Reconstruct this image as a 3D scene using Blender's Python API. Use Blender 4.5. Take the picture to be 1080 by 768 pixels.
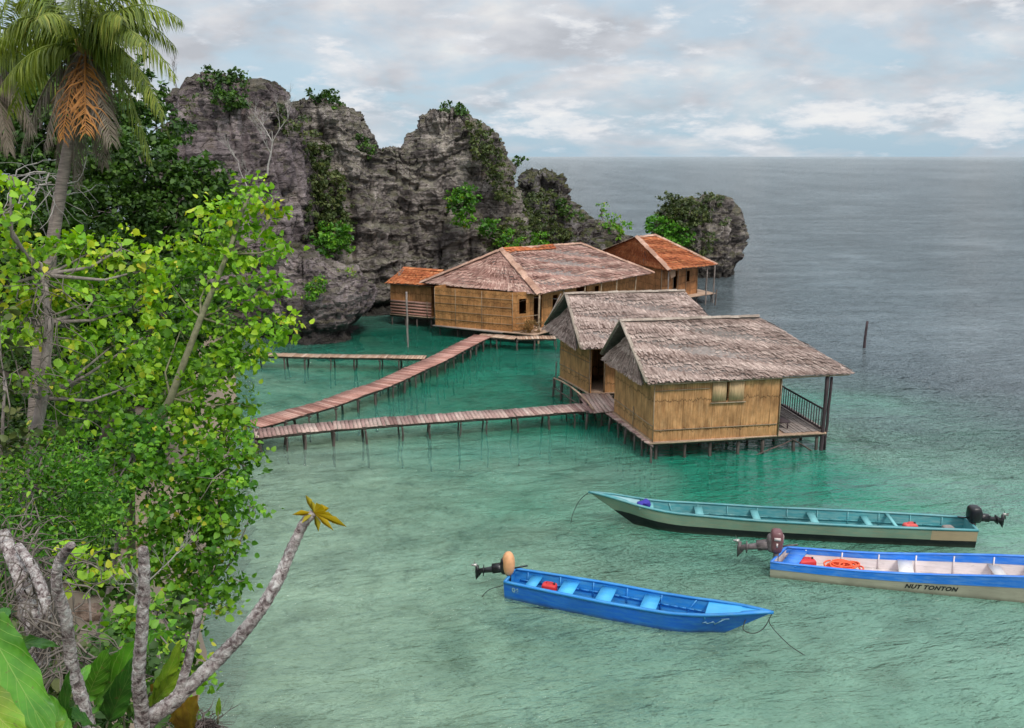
import bpy, math, random
import numpy as np
from mathutils import Vector, Matrix
for o in list(bpy.data.objects): bpy.data.objects.remove(o)
SC = bpy.context.scene
COL = SC.collection
R = math.radians
random.seed(7); rng = np.random.default_rng(7)

# ------------------------------------------------------------------ camera
FP = 900.0; CH = 12.0; PITCH = math.atan(219/FP)
cam = bpy.data.cameras.new('camera'); camo = bpy.data.objects.new('camera', cam); COL.objects.link(camo)
cam.sensor_width = 36; cam.lens = 36*FP/1080; cam.clip_end = 60000; cam.clip_start = .05
camo.location = (0, 0, CH); camo.rotation_euler = (math.pi/2-PITCH, 0, 0)
SC.camera = camo
# ------------------------------------------------------------------ sky, sun, exposure
SUN_EL, SUN_AZ = 52, 150          # azimuth clockwise from +Y
W = bpy.data.worlds.new('World'); SC.world = W; W.use_nodes = True
nt = W.node_tree; nt.nodes.clear()
def N(t, typ, **k):
    n = t.nodes.new(typ)
    for a, b in k.items():
        if a.startswith('i_'): n.inputs[int(a[2:])].default_value = b
        else: setattr(n, a, b)
    return n
def ramp(t, pts, interp='LINEAR'):
    n = t.nodes.new('ShaderNodeValToRGB'); e = n.color_ramp.elements; n.color_ramp.interpolation = interp
    while len(e) < len(pts): e.new(.5)
    for el, (p, c) in zip(e, pts):
        el.position = p; el.color = (c[0], c[1], c[2], 1) if isinstance(c, (tuple, list)) else (c, c, c, 1)
    return n
def world():
    L = nt.links.new
    out = N(nt, 'ShaderNodeOutputWorld'); bg = N(nt, 'ShaderNodeBackground'); bg.inputs[1].default_value = .090
    sky = N(nt, 'ShaderNodeTexSky', sky_type='NISHITA', sun_disc=False, sun_elevation=R(SUN_EL), sun_rotation=R(SUN_AZ), dust_density=2.0)
    tc = N(nt, 'ShaderNodeTexCoord')
    sp = N(nt, 'ShaderNodeSeparateXYZ'); L(tc.outputs['Generated'], sp.inputs[0])
    # flat cloud deck seen in perspective: direction / (z + k)
    zz = N(nt, 'ShaderNodeMath', operation='MAXIMUM', i_1=0.0); L(sp.outputs[2], zz.inputs[0])
    za = N(nt, 'ShaderNodeMath', operation='ADD', i_1=.32); L(zz.outputs[0], za.inputs[0])
    dx = N(nt, 'ShaderNodeMath', operation='DIVIDE'); L(sp.outputs[0], dx.inputs[0]); L(za.outputs[0], dx.inputs[1])
    dy = N(nt, 'ShaderNodeMath', operation='DIVIDE'); L(sp.outputs[1], dy.inputs[0]); L(za.outputs[0], dy.inputs[1])
    cv = N(nt, 'ShaderNodeCombineXYZ'); L(dx.outputs[0], cv.inputs[0]); L(dy.outputs[0], cv.inputs[1]); cv.inputs[2].default_value = 3.1
    n1 = N(nt, 'ShaderNodeTexNoise'); n1.inputs['Scale'].default_value = 2.6; n1.inputs['Detail'].default_value = 8; n1.inputs['Roughness'].default_value = .56; n1.inputs['Distortion'].default_value = .3
    L(cv.outputs[0], n1.inputs['Vector'])
    r1 = ramp(nt, [(.38, 0), (.60, 1)]); L(n1.outputs[0], r1.inputs[0])
    # cloud cover grows with height above the horizon
    mz = N(nt, 'ShaderNodeMapRange', i_1=.03, i_2=.13, i_3=-.22, i_4=.34); L(sp.outputs[2], mz.inputs[0])
    cov = N(nt, 'ShaderNodeMath', operation='ADD', use_clamp=True); L(r1.outputs[0], cov.inputs[0]); L(mz.outputs[0], cov.inputs[1])
    # shading of cloud masses
    n2 = N(nt, 'ShaderNodeTexNoise'); n2.inputs['Scale'].default_value = 3.8; n2.inputs['Detail'].default_value = 7; n2.inputs['Roughness'].default_value = .55
    cv2 = N(nt, 'ShaderNodeVectorMath', operation='ADD'); cv2.inputs[1].default_value = (4.2, 1.7, 0); L(cv.outputs[0], cv2.inputs[0]); L(cv2.outputs[0], n2.inputs['Vector'])
    c2 = ramp(nt, [(.34, (4.3, 4.5, 4.9)), (.48, (5.2, 5.4, 5.8)), (.60, (6.1, 6.2, 6.45)), (.72, (7.2, 7.2, 7.15))]); L(n2.outputs[0], c2.inputs[0])
    # pale blue gaps: Nishita blue mixed with haze veil
    sk = N(nt, 'ShaderNodeMix', data_type='RGBA'); sk.inputs[0].default_value = .78
    L(sky.outputs[0], sk.inputs[6]); sk.inputs[7].default_value = (4.2, 5.8, 7.0, 1)
    m = N(nt, 'ShaderNodeMix', data_type='RGBA'); L(cov.outputs[0], m.inputs[0]); L(sk.outputs[2], m.inputs[6]); L(c2.outputs[0], m.inputs[7])
    # band of small cumulus low over the sea
    cc = N(nt, 'ShaderNodeCombineXYZ')
    a1 = N(nt, 'ShaderNodeMath', operation='MULTIPLY', i_1=9.0); L(sp.outputs[0], a1.inputs[0])
    a2 = N(nt, 'ShaderNodeMath', operation='MULTIPLY', i_1=30.0); L(sp.outputs[2], a2.inputs[0])
    a3 = N(nt, 'ShaderNodeMath', operation='MULTIPLY', i_1=9.0); L(sp.outputs[1], a3.inputs[0])
    L(a1.outputs[0], cc.inputs[0]); L(a3.outputs[0], cc.inputs[1]); L(a2.outputs[0], cc.inputs[2])
    n3 = N(nt, 'ShaderNodeTexNoise'); n3.inputs['Scale'].default_value = 1.5; n3.inputs['Detail'].default_value = 9; n3.inputs['Roughness'].default_value = .6
    L(cc.outputs[0], n3.inputs['Vector'])
    band = ramp(nt, [(0.0, .0), (.012, .06), (.022, .20), (.045, .215), (.07, .07), (.16, .07), (.2, 0)]); L(sp.outputs[2], band.inputs[0])
    ad = N(nt, 'ShaderNodeMath', operation='ADD'); L(n3.outputs[0], ad.inputs[0]); L(band.outputs[0], ad.inputs[1])
    r3 = ramp(nt, [(.62, 0), (.74, 1)]); L(ad.outputs[0], r3.inputs[0])
    r3m = N(nt, 'ShaderNodeMath', operation='MULTIPLY', i_1=.8); L(r3.outputs[0], r3m.inputs[0])
    cs = ramp(nt, [(.64, (5.8, 6.2, 6.8)), (.84, (8.0, 7.9, 7.8))]); L(ad.outputs[0], cs.inputs[0])
    m2 = N(nt, 'ShaderNodeMix', data_type='RGBA'); L(r3m.outputs[0], m2.inputs[0]); L(m.outputs[2], m2.inputs[6]); L(cs.outputs[0], m2.inputs[7])
    # an overcast sky is brighter overhead than at the horizon
    zf = N(nt, 'ShaderNodeMapRange', i_1=.2, i_2=.9, i_3=1.0, i_4=2.1, interpolation_type='SMOOTHSTEP'); L(sp.outputs[2], zf.inputs[0])
    zm = N(nt, 'ShaderNodeVectorMath', operation='SCALE'); L(m2.outputs[2], zm.inputs[0]); L(zf.outputs[0], zm.inputs['Scale'])
    L(zm.outputs[0], bg.inputs[0]); L(bg.outputs[0], out.inputs[0])
world()
sun = bpy.data.lights.new('sun', 'SUN'); sun.energy = 1.5; sun.angle = R(12); sun.color = (1, .95, .87)
suno = bpy.data.objects.new('sun', sun); COL.objects.link(suno)
_d = Vector((math.sin(R(SUN_AZ))*math.cos(R(SUN_EL)), math.cos(R(SUN_AZ))*math.cos(R(SUN_EL)), math.sin(R(SUN_EL))))
suno.rotation_euler = _d.to_track_quat('Z', 'Y').to_euler()
SC.view_settings.view_transform = 'Standard'; SC.view_settings.look = 'None'; SC.view_settings.gamma = 1
SC.view_settings.exposure = 0.38
SC.render.engine = 'CYCLES'
SC.cycles.max_bounces = 5; SC.cycles.diffuse_bounces = 3; SC.cycles.glossy_bounces = 2; SC.cycles.transmission_bounces = 3; SC.cycles.transparent_max_bounces = 6; SC.cycles.caustics_reflective = False; SC.cycles.caustics_refractive = False

# ------------------------------------------------------------------ survey helpers: bearings taken from the look-out -> world points
_cp, _sp = math.cos(PITCH), math.sin(PITCH)
def _ray(px, py):
    x = (px-540)/FP; v = (py-384)/FP
    return x, _cp-v*_sp, -_sp-v*_cp
def G(px, py, z=0.0):
    r = _ray(px, py); t = (z-CH)/r[2]; return Vector((r[0]*t, r[1]*t, z))
def P(px, py, Y):
    r = _ray(px, py); t = Y/r[1]; return Vector((r[0]*t, Y, CH+r[2]*t))

# ------------------------------------------------------------------ object helpers
def tag(o, label=None, cat=None, group=None, kind=None):
    if label: o['label'] = label
    if cat: o['category'] = cat
    if group: o['group'] = group
    if kind: o['kind'] = kind
    return o
def empty(name, loc=(0, 0, 0), rz=0, **k):
    o = bpy.data.objects.new(name, None); COL.objects.link(o); o.location = loc; o.rotation_euler = (0, 0, rz)
    o.empty_display_size = .2
    return tag(o, **k)
class MB:
    def __init__(s): s.v = []; s.f = []; s.n = 0; s.uv = {}; s.at = []
    def add(s, v, f, at=None):
        v = np.asarray(v, float).reshape(-1, 3); b = s.n
        s.v.append(v); s.n += len(v)
        for q in f: s.f.append([b+i for i in q])
        s.at.append(np.full(len(v), .5) if at is None else np.broadcast_to(np.asarray(at, float), (len(v),)).copy())
        return b
    def box(s, c, size, rz=0, rx=0, ry=0, at=None):
        x, y, z = [d/2 for d in size]
        v = np.array([(a*x, b*y, g*z) for a in (-1, 1) for b in (-1, 1) for g in (-1, 1)])
        M = np.array(Matrix.Rotation(rz, 3, 'Z') @ Matrix.Rotation(ry, 3, 'Y') @ Matrix.Rotation(rx, 3, 'X'))
        s.add(v @ M.T+np.array(c), [(0, 1, 3, 2), (4, 6, 7, 5), (0, 4, 5, 1), (2, 3, 7, 6), (0, 2, 6, 4), (1, 5, 7, 3)], at)
    def bar(s, a, b, w, h, at=None, up=(0, 0, 1)):
        a = Vector(a); b = Vector(b); d = (b-a).normalized(); u = Vector(up)
        if abs(d.dot(u)) > .95: u = Vector((0, 1, 0))
        r = d.cross(u).normalized(); u = r.cross(d)
        v = []
        for p in (a, b):
            for i, j in ((-1, -1), (1, -1), (1, 1), (-1, 1)): v.append(p+r*i*w/2+u*j*h/2)
        s.add(v, [(0, 3, 2, 1), (4, 5, 6, 7), (0, 1, 5, 4), (1, 2, 6, 5), (2, 3, 7, 6), (3, 0, 4, 7)], at)
    def tube(s, pts, rad, n=8, cap=True, at=None, bump=0, seed=0):
        pts = [Vector(p) for p in pts]; m = len(pts)
        if not hasattr(rad, '__len__'): rad = [rad]*m
        V = []; prev = None; rr = np.random.default_rng(seed)
        for i, p in enumerate(pts):
            d = (pts[min(i+1, m-1)]-pts[max(i-1, 0)]).normalized()
            if prev is None:
                u = d.orthogonal().normalized()
            else:
                u = (prev-d*prev.dot(d)).normalized()
            prev = u; w = d.cross(u)
            for k in range(n):
                a = 2*math.pi*k/n; q = rad[i]*(1+bump*rr.uniform(-1, 1))
                V.append(p+u*math.cos(a)*q+w*math.sin(a)*q)
        F = [(i*n+k, i*n+(k+1) % n, (i+1)*n+(k+1) % n, (i+1)*n+k) for i in range(m-1) for k in range(n)]
        if cap: F += [list(range(n))[::-1], [(m-1)*n+k for k in range(n)]]
        s.add(V, F, at)
    def raw(s, v, f, at=None):          # v (n,3), f (m,4) numpy
        s.v.append(v); s.f.append(f+s.n); s.n += len(v)
        s.at.append(np.full(len(v), .5) if at is None else at)
    def build(s, name, mat=None, parent=None, smooth=False, **k):
        me = bpy.data.meshes.new(name)
        v = np.concatenate(s.v) if s.v else np.zeros((0, 3))
        if parent is not None and isinstance(parent, bpy.types.Object):
            pass
        polys = []
        if s.f and isinstance(s.f[0], np.ndarray):
            f = np.concatenate(s.f); loops = f.ravel(); tot = np.full(len(f), f.shape[1])
        else:
            loops = np.array([i for q in s.f for i in q]); tot = np.array([len(q) for q in s.f])
        me.vertices.add(len(v)); me.vertices.foreach_set('co', v.astype('f').ravel())
        me.loops.add(len(loops)); me.loops.foreach_set('vertex_index', loops.astype('i'))
        me.polygons.add(len(tot)); st = np.concatenate([[0], np.cumsum(tot)[:-1]])
        me.polygons.foreach_set('loop_start', st.astype('i')); me.polygons.foreach_set('loop_total', tot.astype('i'))
        if smooth: me.polygons.foreach_set('use_smooth', np.ones(len(tot), bool))
        a = me.attributes.new('rnd', 'FLOAT', 'POINT'); a.data.foreach_set('value', np.concatenate(s.at).astype('f'))
        me.update(calc_edges=True); me.validate()
        o = bpy.data.objects.new(name, me); COL.objects.link(o)
        if mat: me.materials.append(mat)
        if parent is not None: o.parent = parent
        return tag(o, **k)
def dup(o, parent=None):
    c = o.copy(); COL.objects.link(c)
    if parent is not None: c.parent = parent
    for ch in [x for x in o.children]: dup(ch, c)
    return c

# ------------------------------------------------------------------ numpy noise
def _h(ix, iy, iz, s):
    n = (ix*374761393+iy*668265263+iz*2147483647+s*974634777) & 0xffffffff
    n = ((n ^ (n >> 13))*1274126177) & 0xffffffff
    return ((n ^ (n >> 16)) & 0xffff)/65535.0
def vn(p, s=0):
    p = np.asarray(p, float); i = np.floor(p).astype(np.int64); f = p-i; f = f*f*f*(f*(f*6-15)+10)
    x, y, z = i[..., 0], i[..., 1], i[..., 2]; r = 0
    for a in (0, 1):
        for b in (0, 1):
            for c in (0, 1):
                w = (f[..., 0] if a else 1-f[..., 0])*(f[..., 1] if b else 1-f[..., 1])*(f[..., 2] if c else 1-f[..., 2])
                r = r+w*_h(x+a, y+b, z+c, s)
    return r*2-1
def fbm(p, o=4, s=0, g=.5):
    p = np.asarray(p, float); a = 1; r = 0
    for k in range(o): r = r+a*vn(p*2**k, s+k*17); a *= g
    return r
def ridged(p, o=4, s=0, g=.5):
    p = np.asarray(p, float); a = 1; r = 0
    for k in range(o): r = r+a*(1-2*np.abs(vn(p*2**k, s+k*13))); a *= g
    return r

# ------------------------------------------------------------------ materials
MAT = {}
def mat(name):
    m = bpy.data.materials.new(name); m.use_nodes = True; t = m.node_tree; t.nodes.clear()
    out = t.nodes.new('ShaderNodeOutputMaterial'); b = t.nodes.new('ShaderNodeBsdfPrincipled')
    t.links.new(b.outputs[0], out.inputs[0]); MAT[name] = m
    return m, t, b
def noise(t, scale, detail=4, rough=.5, vec=None, sc=None, dist=0):
    n = t.nodes.new('ShaderNodeTexNoise'); n.inputs['Scale'].default_value = scale; n.inputs['Detail'].default_value = detail
    n.inputs['Roughness'].default_value = rough; n.inputs['Distortion'].default_value = dist
    if vec is None:
        tc = t.nodes.new('ShaderNodeTexCoord'); vec = tc.outputs['Object']
    if sc:
        mp = t.nodes.new('ShaderNodeMapping'); mp.inputs['Scale'].default_value = sc; t.links.new(vec, mp.inputs[0]); vec = mp.outputs[0]
    t.links.new(vec, n.inputs['Vector']); return n
def mixc(t, fac, a, b, mode='MIX'):
    m = t.nodes.new('ShaderNodeMix'); m.data_type = 'RGBA'; m.blend_type = mode
    for i, x in ((0, fac), (6, a), (7, b)):
        if hasattr(x, 'is_output'): t.links.new(x, m.inputs[i])
        elif i == 0: m.inputs[0].default_value = x
        else: m.inputs[i].default_value = (*x, 1) if len(x) == 3 else x
    return m.outputs[2]
def bump(t, b, h, dist, strength=1.0, prev=None):
    n = t.nodes.new('ShaderNodeBump'); n.inputs['Strength'].default_value = strength; n.inputs['Distance'].default_value = dist
    t.links.new(h, n.inputs['Height'])
    if prev: t.links.new(prev, n.inputs['Normal'])
    if b: t.links.new(n.outputs[0], b.inputs['Normal'])
    return n.outputs[0]
def attr(t, name='rnd'):
    a = t.nodes.new('ShaderNodeAttribute'); a.attribute_name = name; return a

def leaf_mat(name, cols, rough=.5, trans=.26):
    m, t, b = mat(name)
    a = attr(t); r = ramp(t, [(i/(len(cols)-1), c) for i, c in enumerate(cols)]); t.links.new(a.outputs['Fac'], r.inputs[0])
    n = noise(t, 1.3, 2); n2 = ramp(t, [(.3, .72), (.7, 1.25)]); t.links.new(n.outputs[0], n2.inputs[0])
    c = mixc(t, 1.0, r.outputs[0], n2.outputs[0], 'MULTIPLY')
    t.links.new(c, b.inputs['Base Color']); b.inputs['Roughness'].default_value = rough
    b.inputs['Specular IOR Level'].default_value = .35
    tr = t.nodes.new('ShaderNodeBsdfTranslucent'); hs = t.nodes.new('ShaderNodeHueSaturation'); hs.inputs['Value'].default_value = 1.5; hs.inputs['Saturation'].default_value = 1.1
    t.links.new(c, hs.inputs['Color']); t.links.new(hs.outputs[0], tr.inputs[0])
    mx = t.nodes.new('ShaderNodeMixShader'); mx.inputs[0].default_value = trans
    t.links.new(b.outputs[0], mx.inputs[1]); t.links.new(tr.outputs[0], mx.inputs[2])
    t.links.new(mx.outputs[0], [n for n in t.nodes if n.type == 'OUTPUT_MATERIAL'][0].inputs[0])
    return m
leaf_mat('leaf_lime', [(.05, .14, .012), (.14, .32, .02), (.23, .45, .025), (.36, .53, .03), (.60, .56, .05)])
leaf_mat('leaf_mid', [(.035, .12, .012), (.075, .22, .018), (.13, .32, .022), (.22, .42, .03), (.48, .45, .04)])
leaf_mat('leaf_dark', [(.016, .045, .008), (.036, .09, .012), (.065, .14, .018), (.12, .22, .03)], trans=.2)
leaf_mat('leaf_olive', [(.03, .05, .015), (.06, .09, .025), (.10, .13, .035), (.16, .17, .05)], trans=.2)
leaf_mat('leaf_fresh', [(.03, .11, .015), (.05, .19, .02), (.09, .27, .02), (.14, .33, .03)], trans=.3)
leaf_mat('leaf_yellow', [(.35, .30, .02), (.55, .38, .02), (.65, .45, .04)], trans=.3)
leaf_mat('palm_green', [(.06, .10, .018), (.13, .19, .025), (.23, .28, .035), (.38, .37, .07)], trans=.25)
leaf_mat('palm_lime', [(.10, .15, .02), (.18, .23, .03), (.28, .32, .05)], trans=.3)
leaf_mat('palm_orange', [(.20, .10, .04), (.36, .15, .035), (.50, .22, .04)], trans=.25)
leaf_mat('palm_dead', [(.12, .09, .07), (.20, .16, .12), (.30, .25, .19)], trans=.15)
leaf_mat('dry_leaf', [(.16, .09, .03), (.28, .16, .05), (.36, .24, .07)], trans=.15)

def simple(name, col, rough=.6, var=.25, nscale=6, bumpd=0, spec=.5, sc=None, metallic=0, col2=None):
    m, t, b = mat(name)
    n = noise(t, nscale, 5, .6, sc=sc)
    lo = tuple(c*(1-var) for c in col); hi = tuple(min(1, c*(1+var)) for c in (col2 or col))
    r = ramp(t, [(.3, lo), (.7, hi)]); t.links.new(n.outputs[0], r.inputs[0]); t.links.new(r.outputs[0], b.inputs['Base Color'])
    b.inputs['Roughness'].default_value = rough; b.inputs['Specular IOR Level'].default_value = spec; b.inputs['Metallic'].default_value = metallic
    if bumpd: bump(t, b, n.outputs[0], bumpd)
    return m
simple('bark_grey', (.26, .22, .20), .9, .45, 9, .03, .2, sc=(1, 1, .5))
simple('twig', (.17, .145, .12), .9, .35, 6, 0, .2)
simple('twig_pale', (.42, .39, .36), .9, .3, 6, 0, .2)
simple('bark_green', (.22, .21, .13), .9, .35, 8, .02, .2)
simple('bark_palm', (.28, .23, .20), .9, .4, 5, .03, .2, sc=(.6, .6, 4))
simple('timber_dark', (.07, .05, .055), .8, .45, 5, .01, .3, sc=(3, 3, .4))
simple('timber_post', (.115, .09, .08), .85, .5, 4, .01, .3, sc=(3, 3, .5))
simple('timber_pale', (.38, .28, .19), .8, .35, 5, .01, .3)
simple('timber_grey', (.26, .22, .20), .85, .35, 5, .01, .3)
simple('motor_black', (.012, .012, .014), .35, .3, 8)
simple('motor_grey', (.14, .11, .11), .5, .4, 12)
simple('motor_maroon', (.17, .07, .075), .35, .2, 5)
simple('metal_pale', (.50, .47, .44), .35, .3, 20, metallic=.6)
simple('cowl_tan', (.72, .36, .17), .55, .18, 7)
simple('paint_red', (.62, .03, .03), .5, .15, 6)
simple('fabric_orange', (.85, .13, .05), .8, .2, 12)
simple('fabric_pinkred', (.65, .10, .09), .8, .2, 12)
simple('cloth_indigo', (.04, .03, .30), .8, .2, 12)
simple('letter_black', (.012, .012, .015), .6, .1)
simple('letter_faded', (.26, .46, .60), .6, .25, 20)
simple('letter_pale', (.75, .62, .60), .6, .1)
simple('rope_dark', (.05, .06, .05), .9, .2)
simple('net_dark', (.02, .018, .018), .9, .2)

def paint(name, col, scuff, rough=.45, amt=.35, sc=(1, 4, 6)):
    m, t, b = mat(name)
    n = noise(t, 2.2, 6, .65, sc=sc); r = ramp(t, [(.42, 0), (.75, amt)]); t.links.new(n.outputs[0], r.inputs[0])
    n2 = noise(t, .9, 3); r2 = ramp(t, [(.3, .82), (.7, 1.12)]); t.links.new(n2.outputs[0], r2.inputs[0])
    c = mixc(t, r.outputs[0], col, scuff); c = mixc(t, 1, c, r2.outputs[0], 'MULTIPLY')
    tc = t.nodes.new('ShaderNodeTexCoord'); sp = t.nodes.new('ShaderNodeSeparateXYZ'); t.links.new(tc.outputs['Object'], sp.inputs[0])
    n5 = noise(t, 5, 4, .6); q5 = N(t, 'ShaderNodeMath', operation='MULTIPLY_ADD', i_1=-.12); t.links.new(n5.outputs[0], q5.inputs[0]); t.links.new(sp.outputs[2], q5.inputs[2])
    g5 = N(t, 'ShaderNodeMapRange', i_1=-.05, i_2=.06, i_3=.6, i_4=0.0); t.links.new(q5.outputs[0], g5.inputs[0])
    c = mixc(t, g5.outputs[0], c, (.05, .065, .04))
    n6 = noise(t, 9, 5, .7, sc=(.5, 1, 1.5)); r6 = ramp(t, [(.62, 0), (.70, .5)]); t.links.new(n6.outputs[0], r6.inputs[0]); c = mixc(t, r6.outputs[0], c, tuple(.55*x+.06 for x in scuff))
    t.links.new(c, b.inputs['Base Color']); b.inputs['Roughness'].default_value = rough
    bump(t, b, n.outputs[0], .004)
    return m
paint('blue_hull', (.010, .14, .62), (.05, .26, .58), amt=.8)
paint('blue_in', (.02, .24, .66), (.10, .38, .62), amt=.8)
paint('blue_seat', (.06, .42, .80), (.16, .52, .80))
paint('sage_hull', (.22, .33, .24), (.40, .34, .22), amt=.6)
paint('tan_patch', (.50, .36, .22), (.38, .30, .2), amt=.5)
paint('black_hull', (.008, .008, .010), (.03, .03, .03))
paint('teal_in', (.07, .30, .33), (.24, .42, .40), amt=.9)
paint('teal_seat', (.16, .45, .46), (.28, .50, .48))
paint('pale_deck', (.30, .50, .52), (.42, .56, .56))
paint('royal_rail', (.015, .20, .78), (.20, .40, .72), amt=.7)
paint('cream_hull', (.42, .38, .29), (.30, .27, .21), amt=.6)
paint('white_in', (.88, .78, .76), (.50, .42, .40), amt=.5)
paint('white_seat', (.80, .74, .68), (.62, .56, .50), amt=.3)

def thatch_mat(name, cols, fine=1.0):
    m, t, b = mat(name)
    a = attr(t); r = ramp(t, [(i/(len(cols)-1), c) for i, c in enumerate(cols)]); t.links.new(a.outputs['Fac'], r.inputs[0])
    n = noise(t, .8, 4, .6); r2 = ramp(t, [(.3, .72), (.7, 1.2)]); t.links.new(n.outputs[0], r2.inputs[0])
    c = mixc(t, 1, r.outputs[0], r2.outputs[0], 'MULTIPLY')
    n3 = noise(t, 14, 4, .7); r3 = ramp(t, [(.3, .6), (.7, 1.3)]); t.links.new(n3.outputs[0], r3.inputs[0])
    c = mixc(t, 1, c, r3.outputs[0], 'MULTIPLY')
    t.links.new(c, b.inputs['Base Color']); b.inputs['Roughness'].default_value = .9; b.inputs['Specular IOR Level'].default_value = .15
    bump(t, b, n3.outputs[0], .02)
thatch_mat('thatch_grey', [(.16, .105, .085), (.33, .24, .205), (.45, .34, .295), (.62, .49, .42)])
thatch_mat('thatch_pink', [(.18, .085, .065), (.37, .205, .165), (.52, .32, .26), (.74, .53, .43)])
thatch_mat('thatch_orange', [(.24, .06, .025), (.42, .12, .05), (.55, .18, .07), (.65, .28, .13)])
thatch_mat('thatch_cap', [(.36, .20, .14), (.48, .29, .21), (.62, .40, .30)])
thatch_mat('thatch_cap_grey', [(.27, .21, .17), (.36, .29, .235), (.48, .40, .33)])
thatch_mat('plank_pink', [(.26, .15, .13), (.42, .27, .24), (.52, .36, .31), (.60, .46, .40)])
thatch_mat('plank_tan', [(.36, .22, .15), (.46, .30, .21), (.56, .39, .28), (.62, .47, .37)])
thatch_mat('plank_red', [(.26, .12, .10), (.42, .21, .165), (.54, .29, .235), (.64, .40, .33)])

def bamboo_mat(name, base, dark, light, seam=.62):
    m, t, b = mat(name)
    uv = t.nodes.new('ShaderNodeUVMap'); uv.uv_map = 'UVMap'; U = uv.outputs[0]
    n1 = noise(t, 1, 3, .6, vec=U, sc=(26, 1.1, 1)); r1 = ramp(t, [(.25, dark), (.5, base), (.78, light)]); t.links.new(n1.outputs[0], r1.inputs[0])
    n2 = noise(t, 1.3, 6, .68, vec=U, sc=(1.6, .8, 1)); r2 = ramp(t, [(.34, .58), (.66, 1.22)]); t.links.new(n2.outputs[0], r2.inputs[0])
    c = mixc(t, 1, r1.outputs[0], r2.outputs[0], 'MULTIPLY')
    # split-bamboo canes
    w = t.nodes.new('ShaderNodeTexWave'); w.wave_type = 'BANDS'; w.bands_direction = 'X'; w.inputs['Scale'].default_value = 6.5; w.inputs['Distortion'].default_value = .6; w.inputs['Detail'].default_value = 2
    t.links.new(U, w.inputs['Vector']); rw = ramp(t, [(0, .55), (.22, 1)]); t.links.new(w.outputs['Fac'], rw.inputs[0])
    c = mixc(t, .55, c, mixc(t, 1, c, rw.outputs[0], 'MULTIPLY'))
    # ragged line where the upper mat laps over the lower one
    sp = t.nodes.new('ShaderNodeSeparateXYZ'); t.links.new(U, sp.inputs[0])
    nn = noise(t, 1, 4, .8, vec=U, sc=(5, .2, 1)); mm = N(t, 'ShaderNodeMapRange', i_1=.3, i_2=.7, i_3=-.16, i_4=.16); t.links.new(nn.outputs[0], mm.inputs[0])
    a = N(t, 'ShaderNodeMath', operation='ADD'); t.links.new(sp.outputs[1], a.inputs[0]); t.links.new(mm.outputs[0], a.inputs[1])
    mo = N(t, 'ShaderNodeMath', operation='PINGPONG', i_1=seam); t.links.new(a.outputs[0], mo.inputs[0])
    rs = ramp(t, [(0, 0.0), (.012, .15), (.03, 1)]); t.links.new(mo.outputs[0], rs.inputs[0])
    rs2 = N(t, 'ShaderNodeMapRange', i_1=0.0, i_2=1.0, i_3=.28, i_4=1.0); t.links.new(rs.outputs[0], rs2.inputs[0])
    # vertical joins between mats
    mo2 = N(t, 'ShaderNodeMath', operation='PINGPONG', i_1=.62); t.links.new(sp.outputs[0], mo2.inputs[0])
    rv = ramp(t, [(0, .45), (.018, 1)]); t.links.new(mo2.outputs[0], rv.inputs[0])
    c = mixc(t, 1, c, rs2.outputs[0], 'MULTIPLY'); c = mixc(t, 1, c, rv.outputs[0], 'MULTIPLY')
    # damp mould near some parts
    n4 = noise(t, 1.6, 5, .7, vec=U, sc=(1, .6, 1)); r4 = ramp(t, [(.56, 0), (.74, .5)]); t.links.new(n4.outputs[0], r4.inputs[0])
    c = mixc(t, r4.outputs[0], c, tuple(x*.45 for x in dark))
    t.links.new(c, b.inputs['Base Color']); b.inputs['Roughness'].default_value = .6; b.inputs['Specular IOR Level'].default_value = .3
    bump(t, b, w.outputs['Fac'], .012)
bamboo_mat('bamboo_gold', (.66, .335, .14), (.40, .18, .075), (.86, .53, .28))
bamboo_mat('bamboo_brown', (.60, .28, .10), (.36, .15, .055), (.74, .43, .19), seam=.26)
bamboo_mat('bamboo_red', (.56, .25, .10), (.36, .14, .055), (.68, .37, .17), seam=.3)

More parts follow.
